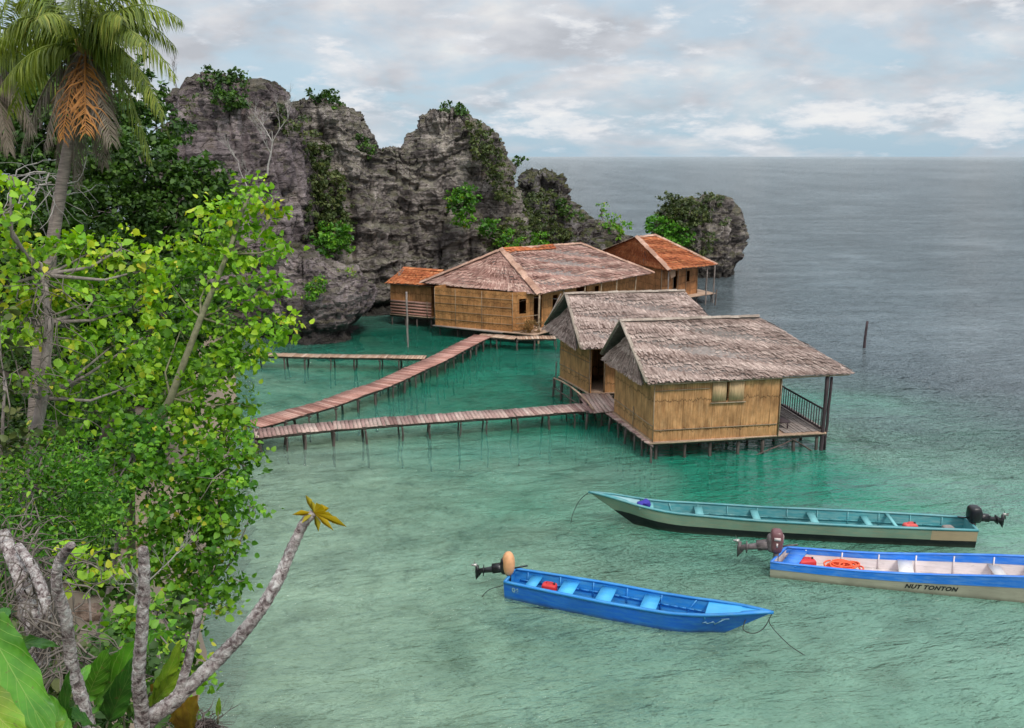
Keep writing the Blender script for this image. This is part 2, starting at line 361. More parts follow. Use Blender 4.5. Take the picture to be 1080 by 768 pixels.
def rock_mat(name, tint=(1, 1, 1), moss=.5, crack=1.0):
    m, t, b = mat(name)
    T = lambda c: tuple(x*y for x, y in zip(c, tint))
    n = noise(t, .55, 8, .62, dist=.6); r = ramp(t, [(.32, T((.085, .075, .075))), (.45, T((.22, .195, .19))), (.55, T((.35, .315, .30))), (.70, T((.57, .52, .48)))])
    t.links.new(n.outputs[0], r.inputs[0])
    # strata
    s = noise(t, 1, 6, .65, sc=(.3, .3, 4.2), dist=.35); rs = ramp(t, [(.36, .35), (.48, 1), (.66, 1.45)]); t.links.new(s.outputs[0], rs.inputs[0])
    c = mixc(t, .85, r.outputs[0], mixc(t, 1, r.outputs[0], rs.outputs[0], 'MULTIPLY'))
    # weather streaks (vertical, pale and dark)
    s2 = noise(t, 1, 5, .6, sc=(1.6, 1.6, .16)); r5 = ramp(t, [(.57, 0), (.72, .55)]); t.links.new(s2.outputs[0], r5.inputs[0])
    c = mixc(t, r5.outputs[0], c, T((.40, .36, .33)))
    # ochre patches
    n6 = noise(t, .5, 5, .6, sc=(1, 1, 1.4)); r6 = ramp(t, [(.60, 0), (.72, .45)]); t.links.new(n6.outputs[0], r6.inputs[0])
    c = mixc(t, r6.outputs[0], c, (.22, .16, .09))
    nb = noise(t, .16, 3, .5); rb = ramp(t, [(.36, .6), (.52, 1.0), (.68, 1.2)]); t.links.new(nb.outputs[0], rb.inputs[0]); c = mixc(t, 1, c, rb.outputs[0], 'MULTIPLY')
    # joints
    tc = t.nodes.new('ShaderNodeTexCoord'); mp = t.nodes.new('ShaderNodeMapping'); mp.inputs['Scale'].default_value = (.6, .6, 1.7)
    nd = noise(t, 1.2, 3); mv = mixc(t, .18, (0, 0, 0), nd.outputs['Color']); va = N(t, 'ShaderNodeVectorMath', operation='ADD')
    t.links.new(tc.outputs['Object'], va.inputs[0]); t.links.new(nd.outputs['Color'], va.inputs[1]); t.links.new(va.outputs[0], mp.inputs[0])
    v = t.nodes.new('ShaderNodeTexVoronoi'); v.feature = 'DISTANCE_TO_EDGE'; v.inputs['Scale'].default_value = .9; t.links.new(mp.outputs[0], v.inputs['Vector'])
    rv = ramp(t, [(0, .30), (.06, 1)]); t.links.new(v.outputs['Distance'], rv.inputs[0])
    c = mixc(t, .7*crack, c, mixc(t, 1, c, rv.outputs[0], 'MULTIPLY'))
    # moss and dry grass on ledges facing up
    ge = t.nodes.new('ShaderNodeNewGeometry'); sn = t.nodes.new('ShaderNodeSeparateXYZ'); t.links.new(ge.outputs['Normal'], sn.inputs[0])
    nm = noise(t, .8, 5, .65); am = N(t, 'ShaderNodeMath', operation='MULTIPLY_ADD', i_1=.9, i_2=-.28); t.links.new(nm.outputs[0], am.inputs[0])
    am2 = N(t, 'ShaderNodeMath', operation='ADD'); t.links.new(am.outputs[0], am2.inputs[0]); t.links.new(sn.outputs[2], am2.inputs[1])
    rm = ramp(t, [(.52, 0), (.75, moss)]); t.links.new(am2.outputs[0], rm.inputs[0])
    nc = noise(t, 3, 3); rc = ramp(t, [(.35, (.045, .06, .02)), (.65, (.12, .115, .04))]); t.links.new(nc.outputs[0], rc.inputs[0])
    c = mixc(t, rm.outputs[0], c, rc.outputs[0])
    # tidal band: black algae just above the water
    sp = t.nodes.new('ShaderNodeSeparateXYZ'); t.links.new(tc.outputs['Object'], sp.inputs[0])
    az = N(t, 'ShaderNodeMath', operation='MULTIPLY_ADD', i_1=1.2, i_2=-.6); t.links.new(nm.outputs[0], az.inputs[0])
    ay = N(t, 'ShaderNodeMath', operation='ADD'); t.links.new(sp.outputs[2], ay.inputs[0]); t.links.new(az.outputs[0], ay.inputs[1])
    rt = N(t, 'ShaderNodeMapRange', i_1=.5, i_2=1.6, i_3=.85, i_4=0.0); t.links.new(ay.outputs[0], rt.inputs[0])
    c = mixc(t, rt.outputs[0], c, (.035, .032, .03))
    t.links.new(c, b.inputs['Base Color']); b.inputs['Roughness'].default_value = .92; b.inputs['Specular IOR Level'].default_value = .2
    fb = noise(t, 2.2, 8, .72, sc=(1, 1, .9))
    p = bump(t, None, s.outputs[0], .32); p = bump(t, None, rv.outputs[0], .18, prev=p); bump(t, b, fb.outputs[0], .25, prev=p)
rock_mat('rock_purple', (1.04, .94, 1.0), crack=.6); rock_mat('rock_grey', (1.0, .96, .92), crack=.6); rock_mat('rock_dark', (.62, .62, .64), moss=.8)

def soil():
    m, t, b = mat('soil')
    n = noise(t, .7, 8, .65); r = ramp(t, [(.3, (.02, .02, .01)), (.5, (.06, .045, .025)), (.62, (.11, .08, .05)), (.75, (.20, .15, .10))]); t.links.new(n.outputs[0], r.inputs[0])
    tc = t.nodes.new('ShaderNodeTexCoord'); sp = t.nodes.new('ShaderNodeSeparateXYZ'); t.links.new(tc.outputs['Object'], sp.inputs[0])
    mr = N(t, 'ShaderNodeMapRange', i_1=.4, i_2=1.3, i_3=1.0, i_4=0.0); t.links.new(sp.outputs[2], mr.inputs[0])
    c = mixc(t, mr.outputs[0], r.outputs[0], (.27, .21, .15))
    t.links.new(c, b.inputs['Base Color']); b.inputs['Roughness'].default_value = .95; bump(t, b, n.outputs[0], .15)
soil()

def water_mat():
    m, t, b = mat('sea_water')
    a = attr(t, 'body'); tc = t.nodes.new('ShaderNodeTexCoord'); O = tc.outputs['Object']
    n = noise(t, .35, 6, .6, sc=(1, 1.6, 1), dist=.5); r = ramp(t, [(.3, .84), (.7, 1.14)]); t.links.new(n.outputs[0], r.inputs[0])
    c = mixc(t, 1, a.outputs['Color'], r.outputs[0], 'MULTIPLY')
    t.links.new(c, b.inputs['Base Color']); b.inputs['Roughness'].default_value = .06; b.inputs['IOR'].default_value = 1.333
    b.inputs['Specular IOR Level'].default_value = .5
    # ripples: swell, chop and fine wind ripples, crests run roughly across the bay
    mp = t.nodes.new('ShaderNodeMapping'); mp.inputs['Rotation'].default_value = (0, 0, R(-12)); t.links.new(O, mp.inputs[0]); V = mp.outputs[0]
    wn = noise(t, 1, 4, .6, vec=O, sc=(.05, .12, 1)); wr = ramp(t, [(.35, .65), (.65, 1.2)]); t.links.new(wn.outputs[0], wr.inputs[0])
    rough = attr(t, 'chop')
    spm = attr(t, 'far'); mrs = N(t, 'ShaderNodeMapRange', i_1=0.0, i_2=1.0, i_3=.62, i_4=.72); t.links.new(spm.outputs['Fac'], mrs.inputs[0]); 
    ws = noise(t, 1, 8, .68, vec=O, sc=(.07, .30, 1), dist=.3); wsr = N(t, 'ShaderNodeMapRange', i_1=.38, i_2=.62, i_3=.40, i_4=1.65); t.links.new(ws.outputs[0], wsr.inputs[0])
    wsm = N(t, 'ShaderNodeMath', operation='MULTIPLY'); t.links.new(mrs.outputs[0], wsm.inputs[0]); t.links.new(wsr.outputs[0], wsm.inputs[1]); t.links.new(wsm.outputs[0], b.inputs['Specular IOR Level'])
    
    mrr = N(t, 'ShaderNodeMapRange', i_1=0.0, i_2=1.0, i_3=.06, i_4=.14); t.links.new(spm.outputs['Fac'], mrr.inputs[0]); t.links.new(mrr.outputs[0], b.inputs['Roughness'])
    h0 = noise(t, 1, 7, .62, vec=V, sc=(.12, .34, 1), dist=.3)
    h1 = noise(t, 1, 4, .6, vec=V, sc=(.8, 2.1, 1), dist=.5)
    h2 = noise(t, 1, 3, .6, vec=V, sc=(3.0, 8.5, 1), dist=.2)
    def sharp(h):
        q = N(t, 'ShaderNodeMath', operation='SUBTRACT', i_1=.5); t.links.new(h.outputs[0], q.inputs[0])
        q2 = N(t, 'ShaderNodeMath', operation='ABSOLUTE'); t.links.new(q.outputs[0], q2.inputs[0])
        q3 = N(t, 'ShaderNodeMath', operation='SUBTRACT', i_0=1.0); t.links.new(q2.outputs[0], q3.inputs[1]); return q3.outputs[0]
    def mul(x, y):
        q = N(t, 'ShaderNodeMath', operation='MULTIPLY')
        for i, s in ((0, x), (1, y)):
            if hasattr(s, 'is_output'): t.links.new(s, q.inputs[i])
            else: q.inputs[i].default_value = s
        return q.outputs[0]
    f = mul(wr.outputs[0], rough.outputs['Fac'])
    p = bump(t, None, mul(h0.outputs[0], f), 4.6)
    p = bump(t, None, mul(h1.outputs[0], f), 1.1, prev=p)
    nb_ = bump(t, b, mul(h2.outputs[0], f), .26, prev=p)
    cl = attr(t, 'clear'); tr = t.nodes.new('ShaderNodeBsdfTransparent'); tr.inputs[0].default_value = (.80, .975, .89, 1)
    fr = t.nodes.new('ShaderNodeFresnel'); fr.inputs['IOR'].default_value = 1.333; t.links.new(nb_, fr.inputs['Normal'])
    inv = N(t, 'ShaderNodeMath', operation='SUBTRACT', i_0=1.0); t.links.new(fr.outputs[0], inv.inputs[1])
    ms = t.nodes.new('ShaderNodeMixShader'); t.links.new(mul(inv.outputs[0], cl.outputs['Fac']), ms.inputs[0])
    t.links.new(b.outputs[0], ms.inputs[1]); t.links.new(tr.outputs[0], ms.inputs[2])
    t.links.new(ms.outputs[0], [n for n in t.nodes if n.type == 'OUTPUT_MATERIAL'][0].inputs[0])
water_mat()
def seabed_mat():
    m, t, b = mat('seabed_sand')
    n = noise(t, .5, 7, .62, dist=.4); r = ramp(t, [(.34, (.24, .26, .17)), (.45, (.52, .50, .38)), (.60, (.74, .69, .56))]); t.links.new(n.outputs[0], r.inputs[0])
    n2 = noise(t, 1.6, 6, .7); r2 = ramp(t, [(.54, 0), (.66, .7)]); t.links.new(n2.outputs[0], r2.inputs[0])
    t.links.new(mixc(t, r2.outputs[0], r.outputs[0], (.09, .10, .06)), b.inputs['Base Color']); b.inputs['Roughness'].default_value = 1; b.inputs['Specular IOR Level'].default_value = 0
seabed_mat()

# ------------------------------------------------------------------ sea
def shore_x(y):
    return np.interp(y, [-60, 0, 3, 5.5, 10, 16, 31, 45, 53, 60, 66, 90], [4, 3, 1.5, -.4, -4.2, -6.9, -11.0, -15, -17.5, -20, -26, -30])
def sea():
    def axis(lo, hi, step, far):
        a = list(np.arange(lo, hi+1e-6, step)); s = step; v = a[0]; L = []
        while v > -far: s *= 1.22; v -= s; L.append(v)
        s = step; v = a[-1]; H = []
        while v < far: s *= 1.22; v += s; H.append(v)
        return np.array(L[::-1]+a+H)
    X = axis(-32, 48, .4, 30000); Yy = axis(2, 120, .4, 30000)
    gx, gy = np.meshgrid(X, Yy); nx, ny = gx.shape[1], gx.shape[0]
    v = np.stack([gx.ravel(), gy.ravel(), np.zeros(gx.size)], 1)
    i = np.arange(nx*ny).reshape(ny, nx)
    f = np.stack([i[:-1, :-1], i[:-1, 1:], i[1:, 1:], i[1:, :-1]], -1).reshape(-1, 4)
    mb = MB(); mb.raw(v, f); o = mb.build('water', MAT['sea_water'], smooth=True, kind='structure')
    # colour of the water body: sand shallows, emerald pool around the huts, deep sea
    x, y = v[:, 0], v[:, 1]; q = np.stack([x*.12, y*.12, x*0+2], 1); nz = fbm(q, 4, 3)*1.0
    wx = x+nz*4; wy = y+fbm(q+9, 4, 8)*4
    sandy = np.array((.33, .48, .38)); green = np.array((.14, .37, .27)); emer = np.array((.006, .25, .155)); deep = np.array((.19, .235, .25)); teal = np.array((.05, .36, .27)); mid = np.array((.12, .25, .21))
    def S(a, lo, hi): t_ = np.clip((a-lo)/(hi-lo), 0, 1); return (t_*t_*(3-2*t_))[:, None]
    ds = x-shore_x(y)+nz*1.0
    c = sandy[None]*np.ones((len(x), 1))
    c = c*(1-S(ds, 1.5, 10)*.55)+green*S(ds, 1.5, 10)*.55
    # emerald pool
    e = np.exp(-(((wx-3)/9.5)**2+((wy-41)/9.0)**2)**1.3)+np.exp(-(((wx+3)/9.5)**2+((wy-56)/10)**2)**1.3)+.85*np.exp(-(((wx-10)/8)**2+((wy-31.0)/4.5)**2)**1.3)
    e = np.clip(e*1.15, 0, 1)[:, None]
    tl = np.clip(np.exp(-(((wx+3)/15)**2+((wy-47)/17)**2)**2), 0, 1)[:, None]
    c = c*(1-.8*tl)+teal*.8*tl
    c = c*(1-e)+emer*e
    d = S(wx*.55+wy*.8-38, 0, 16)
    m1 = S(wx*.62+wy*.55-25, 0, 16)*(1-e)
    c = c*(1-m1*.75)+mid*m1*.75
    c = c*(1-d*(1-e*.9))+deep*d*(1-e*.9)
    # coral heads: darker blotches in the shallows
    cb = np.clip((fbm(np.stack([x*1.0, y*1.3, x*0+5], 1), 4, 21)-.5)*2.5, 0, 1)[:, None]*(1-d)
    c = c*(1-.25*cb)
    a = o.data.color_attributes.new('body', 'FLOAT_COLOR', 'POINT')
    a.data.foreach_set('color', np.concatenate([c, np.ones((len(c), 1))], 1).astype('f').ravel())
    clear = np.clip(.58-.30*S(ds, 3, 26)[:, 0]-.1*e[:, 0], 0, 1)*(1-S(y, 60, 85)[:, 0])*(1-d[:, 0])*(x > -32)*(y > 2)
    ca = o.data.attributes.new('clear', 'FLOAT', 'POINT'); ca.data.foreach_set('value', clear.astype('f'))
    X = np.arange(-34, 50, .6); Y_ = np.arange(0, 110, .6); hx, hy = np.meshgrid(X, Y_); dd = shore_x(hy)-hx
    hz = np.clip(dd*.16, -1.25-.02*np.clip(-dd, 0, 40), .3)-.12+fbm(np.stack([hx*.4, hy*.4, hx*0], -1), 4, 77)*.12*(dd < -2)
    i2 = np.arange(hx.size).reshape(hx.shape); mb = MB(); mb.raw(np.stack([hx.ravel(), hy.ravel(), np.minimum(hz, -.06).ravel()], 1), np.stack([i2[:-1, :-1], i2[:-1, 1:], i2[1:, 1:], i2[1:, :-1]], -1).reshape(-1, 4)); mb.build('seabed', MAT['seabed_sand'], smooth=True, kind='structure')
    ch = .44+1.3*np.clip(S(wx*.6+wy*.8-30, 0, 26)[:, 0], 0, 1)
    ch = ch*(.8+.2*nz)
    fa = o.data.attributes.new('far', 'FLOAT', 'POINT'); fa.data.foreach_set('value', S(y, 30, 170)[:, 0].astype('f'))
    b = o.data.attributes.new('chop', 'FLOAT', 'POINT'); b.data.foreach_set('value', ch.astype('f'))
sea()

# ------------------------------------------------------------------ land
def land_h(x, y):
    xs = shore_x(y); d = xs-x
    base = np.where(d < 3, d*.16, .48+(d-3)*.42)
    base = np.minimum(base, 7+.08*d)
    base = np.where(y > 22, np.where(d < 11, np.minimum(base, .10*d+.25), 1.35+(d-11)*.55), base)
    base = np.minimum(base, 9+.1*d)
    l1 = 8.65-1.9*np.hypot(np.maximum(y-4.1, 0), np.maximum(x+1.75, 0))
    l2 = 10.35-2.4*np.maximum(0, np.maximum(y-.6, x-1.2))
    h = np.maximum(base, np.maximum(l1, l2))
    q = np.stack([x*.5, y*.5, x*0], -1)
    return np.clip(h, -1.2, 14)+fbm(q, 5, 5)*.22*np.clip(h, 0.1, 1)
def land():
    X = np.arange(-75, 8.1, .28); Y_ = np.arange(-16, 92, .28)
    gx, gy = np.meshgrid(X, Y_); z = land_h(gx, gy)
    v = np.stack([gx.ravel(), gy.ravel(), z.ravel()], 1); ny, nx = gx.shape
    i = np.arange(nx*ny).reshape(ny, nx)
    f = np.stack([i[:-1, :-1], i[:-1, 1:], i[1:, 1:], i[1:, :-1]], -1).reshape(-1, 4)
    f = f[(z.ravel()[f] > -.12).any(1)]
    mb = MB(); mb.raw(v, f); mb.build('hillside', MAT['soil'], smooth=True, kind='structure')
land()

# ------------------------------------------------------------------ karst rocks
def rock(name, prof, Y0, ky, mat_, label, cat='rock', seed=0, amp=1.0, nu=420, nv=230, strata=1.0, sup=2.4, group=None):
    pr_ = [(P((a+b)/2, py, Y0).z, P(a, py, Y0).x, P(b, py, Y0).x) for py, a, b in prof]
    pr_.append((-2.2, pr_[-1][1], pr_[-1][2])); pr_.sort()
    zs = np.array([p[0] for p in pr_]); xl = np.array([p[1] for p in pr_]); xr = np.array([p[2] for p in pr_])
    zt = zs[-1]; tt = np.linspace(0, 1, nv); cap = int(nv*.12)
    zr = np.concatenate([-2.2+(zt+2.2)*np.linspace(0, 1, nv-cap), np.full(cap, zt)])
    L_ = np.interp(zr, zs, xl); R_ = np.interp(zr, zs, xr)
    cx = (L_+R_)/2; hw = (R_-L_)/2
    k = np.ones(nv); k[-cap:] = np.sqrt(1-np.linspace(0, 1, cap)**2*.9999)   # domed top
    dome = np.zeros(nv); dome[-cap:] = (1-k[-cap:])*0
    th = np.linspace(0, 2*np.pi, nu, endpoint=False); ct, st = np.cos(th), np.sin(th)
    ex = 2/sup; ux = np.sign(ct)*np.abs(ct)**ex; uy = np.sign(st)*np.abs(st)**ex
    hy = np.interp(zr, [zr.min(), zt], [1, .62])*ky
    k2 = np.concatenate([np.ones(nv-cap), np.linspace(1, 0, cap)])
    Xg = cx[:, None]+(hw*k2)[:, None]*ux[None]; Yg = Y0+(np.minimum(hy, hw*1.6+1.5)*k2)[:, None]*uy[None]
    Zg = np.repeat(zr[:, None], nu, 1)
    p = np.stack([Xg, Yg, Zg], -1)
    nx_, ny_ = np.repeat(ct[None], nv, 0), np.repeat(st[None], nv, 0)
    q = p+seed*31.7
    lowf = fbm(q*np.array([.16, .16, .12]), 3, seed)*1.1
    crag = ridged(q*np.array([.45, .45, .22]), 5, seed+3, .6)*.58
    zz = Zg+fbm(q*.25, 3, seed+5)*.8
    lay = np.tanh(3.2*vn(np.stack([q[..., 0]*.10, q[..., 1]*.10, zz*1.7], -1), seed+7))*.13+np.tanh(3*vn(np.stack([q[..., 0]*.22, q[..., 1]*.22, zz*4.4], -1), seed+8))*.075
    fine = fbm(q*2.2, 4, seed+11, .6)*.2
    d = amp*(lowf*.45+crag*(1 if strata < 1.2 else .6)-.1)+strata*lay*amp+fine
    d = np.minimum(d, .8)
    d -= .75*np.exp(-(vn(q*np.array([.32, .32, .045]), seed+21)/.09)**2)*amp*(Zg > 1)
    d -= .35*np.exp(-(vn(q*np.array([.8, .8, .16]), seed+22)/.07)**2)*amp
    # sea notch
    d -= .9*np.exp(-((Zg-.45)/.7)**2)*(.6+.4*vn(q*.3, seed+2))
    s = np.clip(hw*k2/1.6, .12, 1)[:, None]
    p[..., 0] += nx_*d*s; p[..., 1] += ny_*d*s
    up = np.clip((Zg-zt+3)/3, 0, 1)
    p[..., 2] += (1-k2)[:, None]*.1*amp+up*(ridged(q*np.array([.9, .9, .05]), 4, seed+9)*.5-.65)*amp+fine*.5
    i = np.arange(nu*nv).reshape(nv, nu); j = np.roll(i, -1, 1)
    f = np.stack([i[:-1], j[:-1], j[1:], i[1:]], -1).reshape(-1, 4)
    mb = MB(); mb.raw(p.reshape(-1, 3), f)
    return mb.build(name, MAT[mat_], smooth=False, label=label, cat=cat, group=group)

rock('limestone_outcrop', [(84, 222, 270), (90, 208, 284), (98, 198, 291), (112, 188, 298), (135, 182, 306), (165, 175, 312), (220, 168, 320), (280, 160, 330), (350, 160, 335)], 62, 6, 'rock_purple',
     'tall purple-grey limestone peak beside the coconut palm, bush on its summit', seed=1)
rock('limestone_outcrop', [(108, 318, 352), (113, 306, 370), (124, 300, 382), (140, 296, 391), (160, 293, 400), (185, 290, 412), (230, 288, 424), (320, 280, 440)], 70, 6, 'rock_grey',
     'layered grey-brown limestone block with a flat slanting top, second peak from the palm', seed=2, strata=1.5)
rock('limestone_wall', [(158, 390, 440), (166, 380, 450), (185, 370, 460), (250, 360, 470), (315, 355, 480)], 75, 6, 'rock_grey',
     'low grey saddle of layered limestone joining the two tall peaks', seed=3, strata=1.5, sup=3)
rock('limestone_outcrop', [(116, 462, 488), (121, 451, 497), (128, 440, 507), (142, 433, 519), (160, 428, 528), (180, 425, 538), (210, 421, 546), (250, 412, 556), (310, 400, 575)], 76, 6, 'rock_grey',
     'highest rounded grey limestone tower rising directly behind the big thatched house', seed=4, strata=1.6)
rock('limestone_outcrop', [(180, 557, 578), (186, 551, 590), (197, 547, 600), (213, 544, 608), (230, 541, 622), (245, 539, 632), (262, 536, 645), (300, 535, 655)], 84, 6, 'rock_dark',
     'dark jagged limestone crag sloping down to the sea right of the highest tower', seed=5)
rock('limestone_ledge', [(233, 612, 636), (240, 604, 652), (251, 600, 664), (290, 600, 672)], 87, 5, 'rock_grey',
     'low pale limestone ledge behind the orange roof at the end of the cliff', seed=6, amp=.8, nu=300, nv=120)
rock('limestone_boulder', [(258, 292, 322), (266, 284, 340), (278, 278, 358), (290, 272, 376), (305, 268, 386), (322, 268, 386), (336, 274, 380), (346, 284, 372)], 58, 3.4, 'rock_purple',
     'purple-grey undercut limestone boulder at the waterline near the small back jetty', seed=7, amp=.7, nu=360, nv=150, strata=.9)
rock('limestone_ledge', [(296, 382, 408), (303, 376, 420), (316, 374, 432)], 70, 4, 'rock_grey',
     'low grey rock shelf in the water between the boulder and the small orange annex', seed=8, amp=.6, nu=260, nv=70)
rock('sea_stack', [(207, 741, 760), (212, 712, 768), (220, 703, 772), (235, 697, 777), (255, 694, 781), (272, 696, 781), (284, 704, 776), (292, 712, 768)], 91, 5, 'rock_grey',
     'isolated dark limestone islet standing alone in the sea behind the orange-roofed house', 'islet', seed=9, amp=.8, nv=160)

# ------------------------------------------------------------------ foliage
def nrm(a): return a/np.maximum(np.linalg.norm(a, axis=-1, keepdims=True), 1e-9)
def leaf_cloud(mb, pos, dirv, nor, size, rnd, wide=.42, fold=.12, droop=.15):
    a = nrm(dirv); s = nrm(np.cross(a, nor)); n = np.cross(s, a); z = size[:, None]
    w = wide/.42
    P_ = [pos, pos-a*z*.05+s*z*.22*w+n*z*fold*.8, pos+a*z*.30+s*z*.44*w+n*z*fold*1.3, pos+a*z*.68+s*z*.30*w+n*z*fold*.7-n*z*droop*.4, pos+a*z-n*z*droop,
          pos+a*z*.68-s*z*.30*w+n*z*fold*.7-n*z*droop*.4, pos+a*z*.30-s*z*.44*w+n*z*fold*1.3, pos-a*z*.05-s*z*.22*w+n*z*fold*.8, pos+a*z*.45]
    v = np.stack(P_, 1).reshape(-1, 3); k = np.arange(len(pos))[:, None]*9
    f = np.concatenate([k+np.array([[0, 8, 2, 1]]), k+np.array([[8, 4, 3, 2]]), k+np.array([[0, 7, 6, 8]]), k+np.array([[8, 6, 5, 4]])])
    mb.raw(v, f, np.repeat(rnd, 9))
def clump_leaves(mb, c, r, n, size, seed, bias=0., up=.5, wide=.42, per=9, flat=.8, spread=.16, ends=None):
    g = np.random.default_rng(seed); nt_ = max(3, n//per)
    d = nrm(g.normal(size=(nt_, 3))); rad = g.uniform(.25, 1, nt_)**.45
    q = np.array(c)+d*rad[:, None]*np.array([r, r, r*flat])*(1+.25*fbm(d*2+seed, 2, seed))[:, None]
    if ends is not None: ends.extend(q[:40].tolist())
    tw = g.uniform(-.24, .24, nt_)
    pos = np.repeat(q, per, 0)+g.normal(size=(nt_*per, 3))*spread*np.array([1, 1, .6])
    dr = np.repeat(d, per, 0)*.7+g.normal(size=(nt_*per, 3))*.8+np.array([0, 0, -.15])
    no = np.array([0, 0, 1.])*up+g.normal(size=(nt_*per, 3))*.45+np.repeat(d, per, 0)*.45
    sz = size*np.repeat(g.uniform(.7, 1.2, nt_), per)*g.uniform(.45, 1.3, nt_*per)
    core_shade = (np.repeat(rad, per)-.6)*.35  # shade inside the clump put into leaf colour: darker towards its centre
    rn = np.clip(.42+bias+np.repeat(tw, per)+core_shade+g.normal(size=nt_*per)*.14, 0, 1)
    rn = np.where(g.uniform(size=len(rn)) < .006, 1.0, rn)
    leaf_cloud(mb, pos, dr, no, sz, rn, wide)
def plant(name, base, clumps, size, dens, lm, label, cat='tree', seed=0, trunk_r=.12, bark='bark_grey', path=None, up=.6, wide=.42, per=13, group=None, bias=0, limbs=True, twigs=5, spread=.13, trunk_name='trunk'):
    """clumps: (px, py, distance, radius in px) bearings; trunk -> limbs -> clumps of leaves"""
    root = empty(name, base, label=label, cat=cat, group=group); b = Vector(base)
    C = []
    for (px, py, Y_, rp) in clumps:
        p = P(px, py, Y_); C.append((p, rp*Y_/FP))
    mb = MB(); tb = MB(); g = random.Random(seed)
    path = [Vector(q) for q in path] if path else [b, b.lerp(C[0][0], .5)+Vector((g.uniform(-.3, .3), 0, 0)), C[0][0]]
    if limbs:
        m = len(path); tb.tube([q-b for q in path], [trunk_r*(1-.6*i/(m-1)) for i in range(m)], 9, bump=.08, seed=seed)
    zm = sum(p.z for p, r in C)/len(C); zs = max(max(abs(p.z-zm) for p, r in C), .5)
    for i, (p, r) in enumerate(C):
        n = int(dens*21*r*r/(size*size)); ends = []
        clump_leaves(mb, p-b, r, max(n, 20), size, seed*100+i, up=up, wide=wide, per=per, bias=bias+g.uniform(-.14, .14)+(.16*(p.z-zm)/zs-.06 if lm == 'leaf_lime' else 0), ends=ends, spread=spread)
        if limbs:
            near = min(path, key=lambda q: (q-p).length+max(0, q.z-p.z)*2)
            st = near-b; e = p-b; mid = st.lerp(e, .5)+Vector((g.uniform(-.2, .2), g.uniform(-.2, .2), -.08*(e-st).length))
            tb.tube([st, mid, e], [trunk_r*.30, trunk_r*.2, trunk_r*.10], 6)
            for k in range(twigs):
                q = Vector(ends[(k*7) % len(ends)]); md = e.lerp(q, .5)+Vector((g.uniform(-.1, .1), g.uniform(-.1, .1), g.uniform(-.1, .1)))
                tb.tube([e, md, q], [trunk_r*.10, trunk_r*.08, trunk_r*.04], 4, cap=False)
    mb.build('foliage', MAT[lm], root)
    if limbs: tb.build(trunk_name, MAT[bark], root, smooth=True)
    return root
def gz(x, y): return float(land_h(np.array([x]), np.array([y]))[0])
def onland(x, y): return (x, y, gz(x, y)-.05)

# far trees on the slope behind the palm
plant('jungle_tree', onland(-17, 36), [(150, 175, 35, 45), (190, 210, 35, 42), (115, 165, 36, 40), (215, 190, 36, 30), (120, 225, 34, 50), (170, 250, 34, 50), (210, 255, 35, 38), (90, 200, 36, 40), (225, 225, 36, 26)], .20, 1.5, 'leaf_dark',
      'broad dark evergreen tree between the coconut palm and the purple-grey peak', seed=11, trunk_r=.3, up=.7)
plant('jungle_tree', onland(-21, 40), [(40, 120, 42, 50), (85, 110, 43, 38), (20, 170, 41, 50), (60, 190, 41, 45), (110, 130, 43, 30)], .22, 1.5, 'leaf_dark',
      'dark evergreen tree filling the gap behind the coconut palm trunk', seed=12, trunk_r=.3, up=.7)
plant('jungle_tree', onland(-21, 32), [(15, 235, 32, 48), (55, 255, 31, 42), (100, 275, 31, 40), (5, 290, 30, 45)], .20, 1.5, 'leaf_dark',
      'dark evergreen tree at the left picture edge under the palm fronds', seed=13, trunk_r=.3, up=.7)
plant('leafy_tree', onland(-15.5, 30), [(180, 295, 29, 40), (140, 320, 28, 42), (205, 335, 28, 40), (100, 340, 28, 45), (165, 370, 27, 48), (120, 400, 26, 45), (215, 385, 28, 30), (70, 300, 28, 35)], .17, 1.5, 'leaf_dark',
      'shadowy green tree seen in the gap between the two bright lime-green trees', seed=14, trunk_r=.2, up=.7)

plant('jungle_tree', onland(-25, 45), [(20, 90, 46, 50), (70, 70, 47, 40), (130, 95, 47, 40), (10, 140, 45, 50), (100, 140, 45, 45), (165, 135, 46, 34)], .24, 1.3, 'leaf_dark',
      'farthest dark tree whose crown tops show around the palm crown', seed=15, trunk_r=.3, up=.7)
# near bright trees on the bank
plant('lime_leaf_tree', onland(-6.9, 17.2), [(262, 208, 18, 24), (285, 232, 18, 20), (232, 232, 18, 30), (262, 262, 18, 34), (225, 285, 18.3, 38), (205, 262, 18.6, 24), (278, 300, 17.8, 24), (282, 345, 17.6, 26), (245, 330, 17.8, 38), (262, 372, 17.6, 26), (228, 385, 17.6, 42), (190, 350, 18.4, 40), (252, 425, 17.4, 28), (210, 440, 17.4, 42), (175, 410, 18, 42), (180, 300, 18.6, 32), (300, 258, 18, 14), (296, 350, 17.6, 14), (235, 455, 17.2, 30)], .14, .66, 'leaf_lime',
      'tall lime-green tree with a slanting pale stem leaning over the start of the walkways', seed=21, trunk_r=.10, bark='bark_green', path=[onland(-8.6, 17), P(138, 505, 16.7), P(180, 420, 16.9), P(212, 335, 17.3), P(240, 268, 17.7), P(262, 205, 18)], group='bright leafy trees on the bank')
